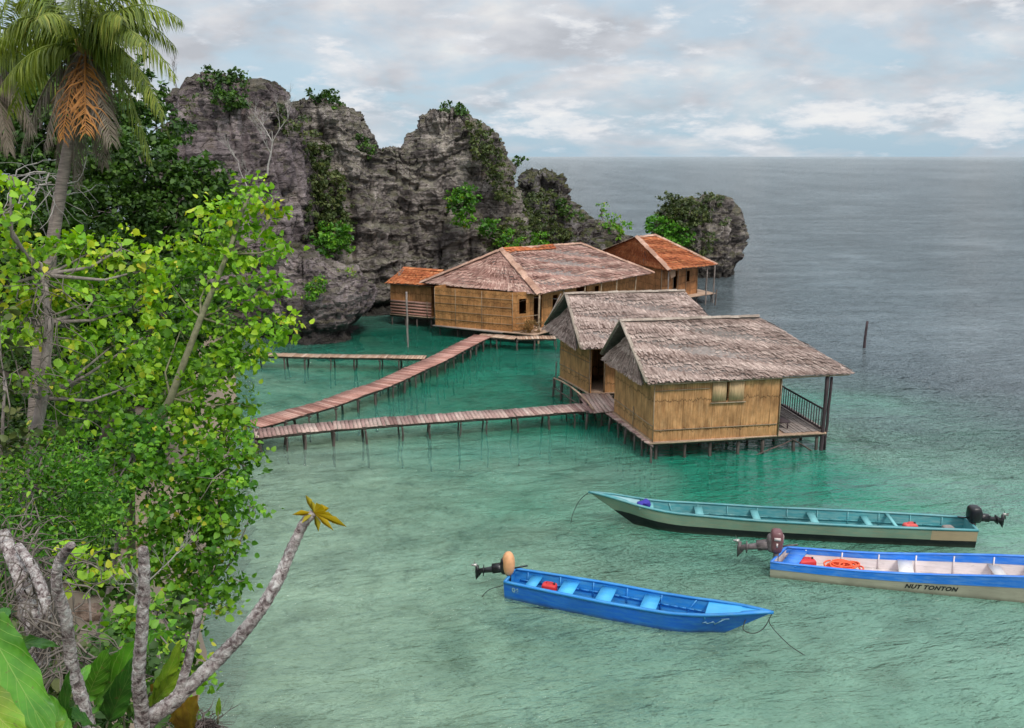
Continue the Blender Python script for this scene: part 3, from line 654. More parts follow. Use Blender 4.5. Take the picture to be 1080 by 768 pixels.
plant('lime_leaf_tree', onland(-7.6, 13.6), [(10, 185, 13.5, 18), (3, 225, 13.5, 26), (20, 262, 14, 26), (62, 262, 14.6, 26), (92, 268, 14.8, 26), (128, 262, 15, 24), (150, 285, 15, 24), (20, 300, 14, 32), (60, 305, 14.4, 32), (100, 315, 14.6, 34), (140, 325, 14.8, 28), (75, 350, 14.4, 36), (118, 365, 14.6, 32), (30, 345, 14, 32), (160, 350, 15, 20), (90, 400, 14.4, 30), (130, 410, 14.6, 22), (100, 435, 14.2, 24), (60, 445, 14.0, 26), (35, 400, 13.2, 26)], .128, .66, 'leaf_lime',
      'spreading lime-green tree with yellowish leaves against the left edge', seed=22, trunk_r=.13, path=[onland(-7.4, 13.4), P(25, 520, 13.5), P(45, 420, 13.6), P(52, 340, 13.9), P(45, 290, 14)], group='bright leafy trees on the bank', bias=.04)
plant('leafy_bush', onland(-7.6, 16.2), [(240, 480, 16.5, 32), (262, 500, 16.5, 20), (200, 490, 16.4, 42), (232, 530, 16.2, 36), (190, 545, 16, 40), (240, 575, 16, 24), (215, 595, 15.6, 36), (245, 610, 15.4, 18), (175, 600, 15.4, 32), (205, 635, 15, 30), (232, 640, 15, 16), (185, 655, 14.8, 26), (268, 535, 15.8, 14), (225, 505, 15.6, 36), (205, 570, 15.4, 40), (160, 575, 15.2, 34), (225, 545, 15.8, 30)], .13, .75, 'leaf_mid',
      'dense mid-green bush hanging over the shallow water below the slanting tree', 'bush', seed=23, trunk_r=.10)
plant('leafy_bush', onland(-9.0, 15), [(140, 480, 15.6, 36), (155, 520, 15.2, 34), (118, 500, 15, 30), (150, 455, 16, 30), (80, 500, 15, 30), (100, 530, 14.5, 28)], .12, .8, 'leaf_mid',
      'mid-green bush between the tangled trunk and the slanting tree', 'bush', seed=24, trunk_r=.08, bias=-.1)
plant('fine_leaf_bush', onland(-8.5, 12.2), [(30, 510, 12, 42), (70, 520, 12, 40), (20, 555, 11.5, 36), (60, 560, 11.5, 34), (95, 550, 12, 26), (110, 520, 12.5, 26), (45, 480, 12.2, 30), (85, 480, 12.4, 26), (20, 590, 10.5, 30), (110, 555, 12, 30)], .08, .8, 'leaf_mid',
      'fine-leaved dull green shrub under the tangled grey trunk at the left', 'bush', seed=25, trunk_r=.06, wide=.25, up=.3, bias=-.2)
plant('yellow_green_shrub', onland(-6.3, 10.3), [(92, 592, 10.2, 22), (80, 612, 10, 14), (110, 600, 10.2, 14)], .12, .9, 'leaf_lime',
      'small yellow-green shrub standing between the two grey bare stems', 'shrub', seed=26, trunk_r=.03, bias=.2)
plant('leafy_bush', onland(-5.6, 11), [(165, 640, 10.8, 26), (190, 680, 10, 26), (150, 680, 10, 26), (205, 705, 9.6, 14), (130, 620, 11, 22), (120, 665, 10, 22), (170, 715, 9, 24)], .14, .8, 'leaf_dark',
      'round-leaved dark bush low on the bank behind the forked bare stems', 'bush', seed=27, trunk_r=.05, wide=.48, up=.8)
plant('leafy_bush', onland(-9, 13), [(5, 400, 12.4, 26), (8, 450, 12.4, 28), (28, 470, 12.6, 20), (0, 350, 12.6, 24)], .13, .55, 'leaf_olive',
      'olive bush draped with dry vines at the left edge', 'bush', seed=28, trunk_r=.05, up=.3)

# vine tangle on the left trunk
def tangle(name, pts, r0, n, label, cat, seed, mat_='twig', rr=.02, blen=.5):
    g = random.Random(seed); base = Vector(pts[0]); root = empty(name, base, label=label, cat=cat); mb = MB()
    for k in range(n):
        i = g.uniform(0, len(pts)-1.001); j = int(i); p = Vector(pts[j]).lerp(Vector(pts[j+1]), i-j)-base
        p += Vector((g.gauss(0, r0*.5), g.gauss(0, r0*.5), g.gauss(0, r0*.4)))
        d = Vector((g.uniform(-1, 1), g.uniform(-1, 1), g.uniform(-1, .8))).normalized(); q = [p]
        for s in range(6):
            d = (d+Vector((g.uniform(-.6, .6), g.uniform(-.6, .6), g.uniform(-.7, .35)))).normalized(); q.append(q[-1]+d*blen/5)
        mb.tube(q, [rr*(1-.12*s)*g.uniform(.4, 1.2) for s in range(7)], 4, cap=False)
    mb.build('stems', MAT[mat_], root)
    return root
tangle('vine_tangle', [P(10, 560, 12.6), P(18, 490, 12.8), P(35, 410, 13), P(48, 330, 13.2), P(45, 290, 13.4)], .32, 90, 'grey tangle of dry vines climbing the trunk at the left edge', 'vines', 31, rr=.012, blen=.9)
tangle('root_tangle', [P(70, 700, 5.6), P(45, 650, 6), P(35, 600, 6.6), P(10, 570, 7)], .20, 200, 'knot of thin grey roots and creepers left of the leftmost bare stem', 'roots', 32, 'twig', .009, .45)
tangle('dry_branches', [P(20, 175, 27), P(45, 195, 27), P(60, 185, 27)], .5, 26, 'leafless pale branches sticking out left of the palm trunk', 'branches', 33, 'twig_pale', .03, 1.6)

# undergrowth on the slope
def undergrowth():
    g = np.random.default_rng(5); n = 120000
    y = g.uniform(8, 60, n*2)**1.0; x = shore_x(y)-.3-np.abs(g.normal(0, 9, n*2)); z = land_h(x, y)
    nz = fbm(np.stack([x*.35, y*.35, x*0], 1), 3, 61)
    ok = (z > .45) & (nz > -.3) & (shore_x(y)-x > 2.2); x, y, z = x[ok][:n], y[ok][:n], z[ok][:n]; n = len(x)
    pos = np.stack([x, y, z+g.uniform(0, .45, n)], 1)
    leaf_cloud(mb := MB(), pos, g.normal(size=(n, 3))+np.array([0, 0, .4]), np.array([0, 0, 1.])+g.normal(size=(n, 3))*.6, .18*g.uniform(.5, 1.4, n), np.clip(g.normal(.4, .2, n), 0, 1))
    mb.build('undergrowth', MAT['leaf_dark'], kind='stuff')
undergrowth()

# ------------------------------------------------------------------ shrubs on the rocks (real leaf clumps rooted in the rock)
def shrub(cl, size, lm, label, seed, dens=.75, cat='shrub', name='rock_shrub', group='shrubs growing on the limestone', **k):
    cl = [(a, b, c-.7, q*1.2) for a, b, c, q in cl]; p = P(*cl[0][:3]); r = cl[0][3]*cl[0][2]/FP
    return plant(name, (p.x, p.y, p.z-r*.8), cl, size*.85, dens*1.3, lm, label, cat, seed, trunk_r=.09, group=group, spread=.12, twigs=3, **k)
shrub([(232, 92, 59, 13), (222, 84, 59, 9), (245, 88, 60, 12), (238, 104, 58, 13), (250, 108, 58, 10), (218, 74, 59.5, 5), (248, 76, 60, 6)], .24, 'leaf_dark', 'dark round bush crowning the purple-grey peak', 41)
shrub([(340, 106, 68, 8), (330, 99, 68.5, 5), (348, 101, 69, 8), (354, 110, 68, 5)], .26, 'leaf_dark', 'small dark bush on the flat top of the second peak', 42)
shrub([(318, 150, 63, 15), (325, 185, 63, 20), (335, 220, 63, 22), (345, 250, 63, 20), (325, 240, 62, 20), (360, 235, 64.5, 13), (312, 125, 64, 9), (345, 195, 64.5, 18), (335, 165, 65, 15), (355, 215, 65, 12)], .26, 'leaf_olive', 'curtain of dark olive creepers filling the cleft between the two left peaks', 43, dens=.6)
shrub([(352, 248, 61, 16), (340, 262, 60, 12), (362, 258, 62, 10)], .24, 'leaf_mid', 'greener bush at the foot of the creeper-filled cleft', 44, bias=-.2)
shrub([(333, 303, 54.6, 8), (328, 311, 54.4, 7), (338, 296, 54.8, 6)], .18, 'leaf_mid', 'small green tuft on the face of the waterline boulder', 45, bias=-.1)
shrub([(366, 287, 57, 6), (372, 291, 57.5, 4)], .2, 'leaf_lime', 'pale spiky tuft on the right shoulder of the waterline boulder', 46, wide=.15, bias=.1)
shrub([(386, 297, 66, 5), (388, 302, 66, 4)], .2, 'leaf_lime', 'tiny yellow-green tuft beside the orange annex on the rock shelf', 47, bias=.1)
shrub([(408, 168, 73.5, 11), (398, 172, 73.5, 9), (419, 174, 73.5, 9), (392, 160, 74, 7), (405, 180, 73, 10)], .26, 'leaf_olive', 'olive bushes lying in the saddle between the second peak and the highest tower', 48)
shrub([(380, 150, 68, 8), (386, 158, 68, 7), (372, 140, 68, 4)], .22, 'leaf_dark', 'dark bush on the right shoulder of the second peak', 49)
shrub([(476, 116, 74, 8), (484, 120, 74, 8), (468, 119, 74, 5), (470, 111, 74.5, 3), (485, 111, 74, 3)], .24, 'leaf_dark', 'small dark bush on the very top of the highest tower', 50)
shrub([(500, 135, 72, 8), (512, 148, 72, 11), (520, 165, 71.5, 12), (528, 185, 71.5, 12), (534, 205, 71.5, 11), (506, 158, 71, 8)], .24, 'leaf_olive', 'olive creepers running down the right edge of the highest tower', 51, dens=.6)
shrub([(487, 218, 69.2, 14), (492, 205, 69.4, 10), (480, 207, 69.4, 9), (490, 232, 69, 9)], .26, 'leaf_mid', 'round green bush clinging to the middle of the highest tower face', 52, bias=-.22)
shrub([(540, 245, 72, 18), (555, 235, 76, 14), (525, 250, 71, 14), (560, 215, 78, 13), (570, 240, 78, 16), (545, 222, 76, 13), (585, 248, 79, 12), (575, 205, 80, 7), (596, 245, 80, 10)], .26, 'leaf_olive', 'wide olive thicket at the foot of the dark crag above the long thatched roof', 53, dens=.6)
shrub([(515, 240, 69, 10), (536, 255, 70, 12), (565, 255, 75, 12)], .24, 'leaf_mid', 'greener bushes just above the ridge of the long thatched roof', 54, bias=-.22)
shrub([(598, 224, 80, 8), (610, 228, 81, 6), (590, 215, 81, 6)], .24, 'leaf_dark', 'dark bush halfway down the slope of the jagged crag', 55)
shrub([(633, 220, 83, 7), (645, 232, 84, 8), (658, 238, 84, 7), (650, 245, 83, 8), (640, 240, 83, 7)], .24, 'leaf_mid', 'sparse light-green plants on the ledge at the seaward end of the cliff', 56, dens=.35)
shrub([(545, 172, 78, 4), (540, 180, 78, 4), (549, 165, 78, 3)], .3, 'leaf_dark', 'thin sapling in the notch right of the highest tower', 57, dens=.35)
shrub([(706, 213, 88, 10), (716, 220, 87, 12), (704, 228, 87, 11), (728, 218, 87, 10), (738, 228, 86, 12), (722, 235, 86, 12)], .28, 'leaf_olive', 'olive scrub over the top of the islet', 58, group='bushes on the islet')
shrub([(700, 240, 86.4, 15), (712, 246, 86, 14), (690, 236, 87, 9), (722, 254, 85.6, 10), (702, 255, 86, 8)], .26, 'leaf_fresh', 'bright green round bush on the left flank of the islet', 59, bias=.1, group='bushes on the islet')
shrub([(750, 212, 88, 8), (757, 209, 89, 6), (742, 209, 88, 6), (766, 235, 86, 6), (735, 262, 85.6, 12), (750, 250, 85.6, 8)], .26, 'leaf_olive', 'sparse scrub on the seaward top and face of the islet', 60, dens=.4, group='bushes on the islet')
shrub([(200, 105, 57, 6), (196, 118, 57, 6)], .2, 'leaf_olive', 'thin scrub on the left shoulder of the purple-grey peak', 61, dens=.3)
shrub([(296, 122, 60, 9), (304, 135, 60, 9), (300, 112, 61, 6)], .22, 'leaf_olive', 'dull scrub on the right shoulder of the purple-grey peak', 62, dens=.4)

def bare_tree(base, H, label, seed, r=.07, mat_='twig_pale', lean=(0, 0), name='bare_tree', spread=.5):
    g = random.Random(seed); root = empty(name, base, label=label, cat='bare tree'); mb = MB()
    def br(p, d, L_, rad, k):
        q = [p]
        for s in range(4):
            d = (d+Vector((g.uniform(-.18, .18), g.uniform(-.18, .18), g.uniform(-.05, .15)))).normalized(); q.append(q[-1]+d*L_/4)
        mb.tube(q, [rad*(1-.15*s) for s in range(5)], 5, cap=False)
        if k:
            for _ in range(3 if k > 1 else 4):
                t = g.randint(1, 4); e = (d+Vector((g.uniform(-1, 1), g.uniform(-1, 1), g.uniform(-.3, .8)))*spread*1.6).normalized(); br(q[t], e, L_*g.uniform(.5, .75), rad*.55, k-1)
    br(Vector((0, 0, 0)), Vector((lean[0], lean[1], 1)).normalized(), H*.45, r, 4)
    mb.build('branches', MAT[mat_], root)
bare_tree(P(282, 185, 54), 6.0, 'pale leafless tree in front of the purple-grey peak', 71, lean=(.2, 0))
bare_tree(P(262, 200, 53), 4.0, 'smaller leafless tree low in front of the purple-grey peak', 72, lean=(-.3, 0), r=.05)
bare_tree(P(190, 112, 60), 3.6, 'leafless grey tree between the palm and the bush on the first peak', 73, r=.04, mat_='twig')
bare_tree(P(420, 302, 62), 2.0, 'small pale dead tree behind the orange annex roof', 74, r=.04)
bare_tree(P(135, 655, 8.6), 1.5, 'thin pale bare branches behind the upright middle stem', 75, r=.018, lean=(.5, 0))

# ------------------------------------------------------------------ coconut palms
def frond(p0, p1, lift, lm, root, seed, leaflet=.85, n=78, hang=.6, droopy=1.0):
    g = np.random.default_rng(seed); p0 = np.array(p0); p1 = np.array(p1); pm = (p0+p1)/2+np.array([0, 0, lift])
    t = np.linspace(0, 1, 24)[:, None]; q = (1-t)**2*p0+2*t*(1-t)*pm+t*t*p1
    mb = MB(); mb.tube(q, list(np.interp(t[:, 0], [0, .15, 1], [.055, .035, .008])), 5)
    tt = np.linspace(.14, .995, n)
    for side in (-1, 1):
        for u in tt:
            u = min(.999, u+g.uniform(-.006, .006)); c = (1-u)**2*p0+2*u*(1-u)*pm+u*u*p1; d = 2*(1-u)*(pm-p0)+2*u*(p1-pm); d /= np.linalg.norm(d)
            s = np.cross(d, [0, 0, 1.]); s /= max(np.linalg.norm(s), .05); s *= side
            L_ = (.75+.25*g.uniform(-1, 1) if 'orange' in lm else 1)*leaflet*(math.sin(math.pi*min(1, .12+u*.86))**.5)*g.uniform(.8, 1.1)
            dirv = d*.65+s*.8+np.array([0, 0, -.25-hang*g.uniform(.4, 1.2)])+g.normal(0, .26 if 'orange' in lm else .13, 3); dirv /= np.linalg.norm(dirv)
            m = c+dirv*L_*.5; e = m+(dirv*.6+np.array([0, 0, -.75*droopy]))*L_*.5
            w = np.cross(dirv, s); w = np.cross(dirv, w); w = d*.5+w*.5; w /= np.linalg.norm(w); hw = .023
            mb.add([c-w*hw*.5, c+w*hw*.5, m+w*hw, m-w*hw, e], [(0, 1, 2, 3), (3, 2, 4)], float(np.clip(.45+g.normal()*.18+(u-.5)*.3, 0, 1)))
    return mb.build('frond', MAT[lm], root)
def palm(base, top, fronds, label, seed, group=None, r=.19):
    root = empty('coconut_palm', base, label=label, cat='palm tree', group=group); b = Vector(base); T = Vector(top); g = random.Random(seed)
    mb = MB(); n = 70; q = []; rad = []
    for i in range(n):
        t = i/(n-1); p = (b.lerp(T, t)-b); p.x += math.sin(t*math.pi)*-.35; q.append(p)
        rad.append(r*(1.25-.45*t)*(1+.05*(i % 2))+(.1*max(0, t-.97)/.03))
    mb.tube(q, rad, 12); mb.build('trunk', MAT['bark_palm'], root, smooth=True)
    hb = MB(); top_l = T-b
    for k in range(26):
        a = g.uniform(0, 6.28); hb.tube([top_l+Vector((0, 0, -.5)), top_l+Vector((math.cos(a)*.25, math.sin(a)*.25, g.uniform(-.2, .5)))], [.06, .03], 5)
    hb.build('fibre_sheath', MAT['dry_leaf'], root)
    for k, (tip, lift, lm, hang) in enumerate(fronds):
        ll, dr = (1.25, .6) if lm == 'palm_orange' else (.95, 1.1)
        p0 = top_l+Vector((0, 0, .15)); e = Vector(tip)-b
        frond(p0, e, lift, lm, root, seed*50+k, ll, n=36 if lm == 'palm_orange' else 78, hang=hang, droopy=dr)
    return root
PT = P(91, 58, 27)
F = lambda px, py, dy, lift, lm='palm_green', hang=.6: (P(px, py, 27+dy), lift, lm, hang)
palm((-16.3, 27, gz(-16.3, 27)-.2), PT, [
    F(192, 22, 0, 1.6), F(186, 82, -.6, 1.9), F(172, 122, -1.2, 1.9), F(158, 168, -.4, 2.4, 'palm_lime', .9), F(150, 10, 1.5, .9), F(165, -20, 1.0, 1.0),
    F(0, 92, -1.6, 1.1, 'palm_lime', .8), F(5, 30, -.4, 1.2), F(30, -15, 0, .8), F(60, -50, .6, .4), F(100, -70, 0, .3), F(128, -60, .4, .3), F(84, -10, -2.5, .8, 'palm_lime', .5),
    F(90, 140, -2.2, .2, 'palm_orange', .1), F(66, 146, -1.7, .7, 'palm_orange', .5), F(48, 155, -1.2, 1.1, 'palm_dead', .5), F(22, 158, -.8, 1.2, 'palm_dead', .9), F(118, 150, -1.0, .9, 'palm_dead', .2), F(60, 172, .3, .9, 'palm_dead', .8), F(122, 150, .3, 1.1, 'palm_dead', .9), F(80, 195, .2, .5, 'palm_dead', .9),
    F(-15, 60, .5, 1.5, 'palm_lime', .8), F(185, 50, 1.5, 1.8), F(15, 5, .5, 1.2, 'palm_lime', .6), F(178, 140, .6, 2.2), F(30, 60, 2.5, 1.0), F(140, 75, 2.5, 1.0), F(10, 120, 1.8, 1.6), F(130, 20, -2.2, 1.1), F(40, 20, -2, 1.0), F(150, 45, -2.4, 1.3), F(72, -70, 2, .2), F(115, -35, -2.2, .8), F(110, 175, .6, 1.3, 'palm_dead', .8)],
     'leaning coconut palm with one hanging orange frond, in front of the dark trees', 3, 'coconut palms')
P2 = P(-12, 70, 31)
F2 = lambda px, py, dy, lift, lm='palm_green', hang=.7: (P(px, py, 31+dy), lift, lm, hang)
palm((-20.5, 31, gz(-20.5, 31)-.2), P2, [F2(70, 45, 0, 1.0), F2(60, 95, -1, 1.4), F2(35, 140, -.5, 1.4, 'palm_dead'), F2(10, 160, -.7, .8, 'palm_dead'), F2(48, 5, 0, .6), F2(20, -30, 0, .4), F2(-80, 40, 0, 1.0), F2(-70, 100, 0, 1.2), F2(30, 90, 2, 1.4), F2(-20, 150, 0, .6), F2(50, 20, -2, 1.0), F2(-40, -10, 0, .6)],
     'second coconut palm mostly outside the left edge, only its right fronds showing', 4, 'coconut palms')

# ------------------------------------------------------------------ stilt houses
def V3(a, z): return Vector((a[0], a[1], z))
def thatch(mb, e0, e1, t1, t0, row=.21, tw=.05, seed=0, lift=.04, jag=.11):
    g = np.random.default_rng(seed); e0, e1, t0, t1 = [np.array(q, float) for q in (e0, e1, t0, t1)]
    H_ = max(np.linalg.norm((t0+t1)/2-(e0+e1)/2), .1); n = max(2, int(H_/row)); nn = np.cross(e1-e0, (t0+t1)/2-(e0+e1)/2); nn /= np.linalg.norm(nn); nn *= np.sign(nn[2]) if abs(nn[2]) > .02 else 1
    for k in range(-1, n):
        v0 = (k+.0)/n; v1 = (k+1.45)/n; v1 = min(v1, 1)
        a = e0+(t0-e0)*v0; b = e1+(t1-e1)*v0; L_ = np.linalg.norm(b-a); m = max(3, int(L_/tw))
        u0 = (np.arange(m)+g.uniform(-.3, .3, m))/m; u1 = u0+1.25/m; u0 = np.clip(u0, 0, 1); u1 = np.clip(u1, 0, 1)
        j = g.uniform(-jag, jag*.6, m)/H_*(1 if k >= 0 else 0)
        if k < 0: vl = np.full(m, -.0)+g.uniform(-.10, .02, m)/H_
        else: vl = v0+j
        def pt(u, v):
            u = u[:, None]; v = np.asarray(v)[:, None]; return (e0+(e1-e0)*u)*(1-v)+(t0+(t1-t0)*u)*v
        lf = (lift+g.uniform(0, .035, m))[:, None]*nn; wav = (.03*np.sin(u0*L_*1.3+k))[:, None]*nn
        vv = np.stack([pt(u0, vl)+lf+wav, pt(u1, vl)+lf*g.uniform(.7, 1.2, m)[:, None]+wav, pt(u1, np.full(m, v1))+nn*.008+wav, pt(u0, np.full(m, v1))+nn*.008+wav], 1).reshape(-1, 3)
        r = np.clip(.5+g.normal(0, .19, m)+g.normal()*.08+.15*np.sin(u0*L_*.8+k*1.7), 0, 1)
        mb.raw(vv, np.arange(m)[:, None]*4+np.array([[0, 1, 2, 3]]), np.repeat(r, 4))
def slab(mb, pts, th=.05, at=.3):
    p = [Vector(q) for q in pts]; n = (p[1]-p[0]).cross(p[2]-p[0]).normalized()
    if n.z < 0: n = -n
    lo = [q-n*th for q in p]; hi = [q-n*.004 for q in p]; k = len(p)
    mb.add(hi+lo, [tuple(range(k)), tuple(range(2*k-1, k-1, -1))]+[(i, (i+1) % k, k+(i+1) % k, k+i) for i in range(k)], at)
def roof(root, ev, rg, lm, cap, seed, hipL=True, row=.21, tw=.05):
    FL, FR, BR, BL = [Vector(q) for q in ev]; A, B = [Vector(q) for q in rg]
    planes = [(FL, FR, B, A), (BR, BL, A, B), (FR, BR, B, B)]+([(BL, FL, A, A)] if hipL else [])
    top = MB(); und = MB()
    for i, (a, b, c, d) in enumerate(planes):
        thatch(top, a, b, c, d, seed=seed+i, row=row, tw=tw); slab(und, (a, b, c, d) if (c-d).length > .01 else (a, b, c), .05)
    r = top.build('roof', MAT[lm], root); und.build('roof_lining', MAT['timber_grey'], r)
    cb = MB()
    def capline(a, b, w, sd, lift=.06):
        g = random.Random(sd); L_ = (b-a).length; n = max(2, int(L_/.42)); d = (b-a).normalized(); s = d.cross(Vector((0, 0, 1))).normalized()
        for i in range(n):
            p = a.lerp(b, i/n)-d*.03; q = a.lerp(b, (i+1.12)/n) if i < n-1 else b+d*.04; z0 = Vector((0, 0, lift+g.uniform(0, .03))); dz = Vector((0, 0, -.30*w-.02)); t_ = g.uniform(.1, .9)
            cb.add([p+z0, q+z0+Vector((0, 0, .02)), q+s*w+dz+z0, p+s*w*g.uniform(.85, 1.1)+dz+z0, p-s*w*g.uniform(.85, 1.1)+dz+z0, q-s*w+dz+z0], [(0, 1, 2, 3), (1, 0, 4, 5)], t_)
    capline(A, B, .26 if hipL else .15, seed+9)
    o = cb.build('ridge_cap', MAT[cap[0]], r)
    if cap[1]:
        cb = MB(); hips = [(FR, B, cap[2]), (BR, B, cap[2])]+([(FL, A, cap[2]), (BL, A, cap[2])] if hipL else [])
        for i, (a, b, w) in enumerate(hips): cb = MB(); capline(a, b, w, seed+20+i, .09); cb.build('hip_cap', MAT[cap[1]], r)
    return r
def wall(root, p0, p1, z0, z1, lm, opens=(), th=.06, z1b=None, name='wall'):
    """split-bamboo wall from p0 to p1 (plan points), outside on the right-hand side of p0->p1; opens = (s0, s1, z0, z1)"""
    p0 = Vector((*p0[:2], 0)); p1 = Vector((*p1[:2], 0)); d = (p1-p0); L_ = d.length; d.normalize(); nrm_ = Vector((d.y, -d.x, 0))
    z1b = z1 if z1b is None else z1b
    S = sorted({0, L_, *[o[0] for o in opens], *[o[1] for o in opens]}); Z = sorted({z0, z1, *[o[2] for o in opens], *[min(o[3], z1) for o in opens]})
    V = []; F_ = []; UV = []
    def q(pts):
        b = len(V)
        for s, z, o in pts: zz = z+(z1b-z1)*s/L_ if z == z1 else z; V.append(p0+d*s+nrm_*o+Vector((0, 0, zz))); UV.append((s, zz))
        F_.append(tuple(range(b, b+4)))
    for i in range(len(S)-1):
        for j in range(len(Z)-1):
            a, b, c, e = S[i], S[i+1], Z[j], Z[j+1]
            if any(o[0] <= a+1e-6 and o[1] >= b-1e-6 and o[2] <= c+1e-6 and o[3] >= e-1e-6 for o in opens): continue
            q([(a, c, 0), (b, c, 0), (b, e, 0), (a, e, 0)]); q([(a, e, -th), (b, e, -th), (b, c, -th), (a, c, -th)])
    for o in opens:
        zt = min(o[3], z1)
        q([(o[0], o[2], 0), (o[0], zt, 0), (o[0], zt, -th), (o[0], o[2], -th)]); q([(o[1], o[2], 0), (o[1], o[2], -th), (o[1], zt, -th), (o[1], zt, 0)])
        q([(o[0], o[2], 0), (o[0], o[2], -th), (o[1], o[2], -th), (o[1], o[2], 0)])
    for s in (0, L_): q([(s, z0, 0), (s, z1, 0), (s, z1, -th), (s, z0, -th)])
    me = bpy.data.meshes.new(name); me.from_pydata([tuple(v) for v in V], [], F_); uvl = me.uv_layers.new(name='UVMap')
    for l in me.loops: uvl.data[l.index].uv = UV[l.vertex_index]
    me.materials.append(MAT[lm]); o = bpy.data.objects.new(name, me); COL.objects.link(o); o.parent = root
    return o, p0, d, nrm_
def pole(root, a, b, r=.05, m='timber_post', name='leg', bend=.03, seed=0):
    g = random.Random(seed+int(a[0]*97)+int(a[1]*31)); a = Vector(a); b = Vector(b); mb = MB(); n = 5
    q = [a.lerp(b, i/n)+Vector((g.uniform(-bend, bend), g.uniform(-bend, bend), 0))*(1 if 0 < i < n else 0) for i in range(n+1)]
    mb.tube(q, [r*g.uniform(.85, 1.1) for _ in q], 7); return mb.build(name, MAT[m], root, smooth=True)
def planks(mb, a, b, w0, w1, z, pw=.16, seed=0, th=.03, jit=.05):
    """cross planks from plan point a to b; w0, w1 half widths"""
    g = random.Random(seed); a = Vector((*a[:2], 0)); b = Vector((*b[:2], 0)); L_ = (b-a).length; d = (b-a).normalized(); s = Vector((-d.y, d.x, 0)); n = int(L_/pw); rz = math.atan2(d.y, d.x)
    for i in range(n):
        t = (i+.5)/n; hw = w0+(w1-w0)*t; c = a.lerp(b, t)+s*g.uniform(-jit, jit)*.5; zz = z+g.uniform(-.004, .007)-(.12*math.sin(t*9)*.1)
        mb.box((c.x, c.y, zz-th/2), (L_/n-.014, 2*hw+g.uniform(-jit, jit), th), rz+g.uniform(-.02, .02), rx=g.uniform(-.01, .01), at=g.uniform(.1, .95)**1.0)
def bil(q, u, v): a, b, c, d = [Vector((*p[:2], 0)) for p in q]; return a.lerp(b, u).lerp(d.lerp(c, u), v)
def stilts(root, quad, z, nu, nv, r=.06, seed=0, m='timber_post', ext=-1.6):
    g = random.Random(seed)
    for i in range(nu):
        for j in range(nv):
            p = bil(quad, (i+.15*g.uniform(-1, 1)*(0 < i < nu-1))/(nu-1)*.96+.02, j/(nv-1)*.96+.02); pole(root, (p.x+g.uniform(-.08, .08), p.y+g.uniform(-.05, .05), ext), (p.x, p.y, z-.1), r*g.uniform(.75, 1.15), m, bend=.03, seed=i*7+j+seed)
def floor_slab(root, quad, z, lm='plank_tan', th=.07, out=.08, name='floor'):
    c = sum((Vector((*p[:2], 0)) for p in quad), Vector())/4; pts = []
    for p in quad: d = (Vector((*p[:2], 0))-c); pts.append(Vector((*p[:2], 0))+d.normalized()*out)
    mb = MB(); a, b, c_, d_ = pts
    hi = [Vector((p.x, p.y, z)) for p in pts]; lo = [Vector((p.x, p.y, z-th)) for p in pts]
    mb.add(hi+lo, [(0, 1, 2, 3), (7, 6, 5, 4), (0, 4, 5, 1), (1, 5, 6, 2), (2, 6, 7, 3), (3, 7, 4, 0)], .5)
    f = mb.build(name, MAT[lm], root)
    for t in (.03, .36, .66, .97):
        m2 = MB(); p = a.lerp(d_, t); q = b.lerp(c_, t); m2.bar((p.x, p.y, z-th-.06), (q.x, q.y, z-th-.06), .09, .11); m2.build('floor_beam', MAT['timber_post'], root)
    return f
def trim(root, segs, m='timber_pale', w=.04, name='batten'):
    mb = MB()
    for a, b in segs: mb.bar(a, b, w, w*.6)
    return mb.build(name, MAT[m], root)
ZF = .8
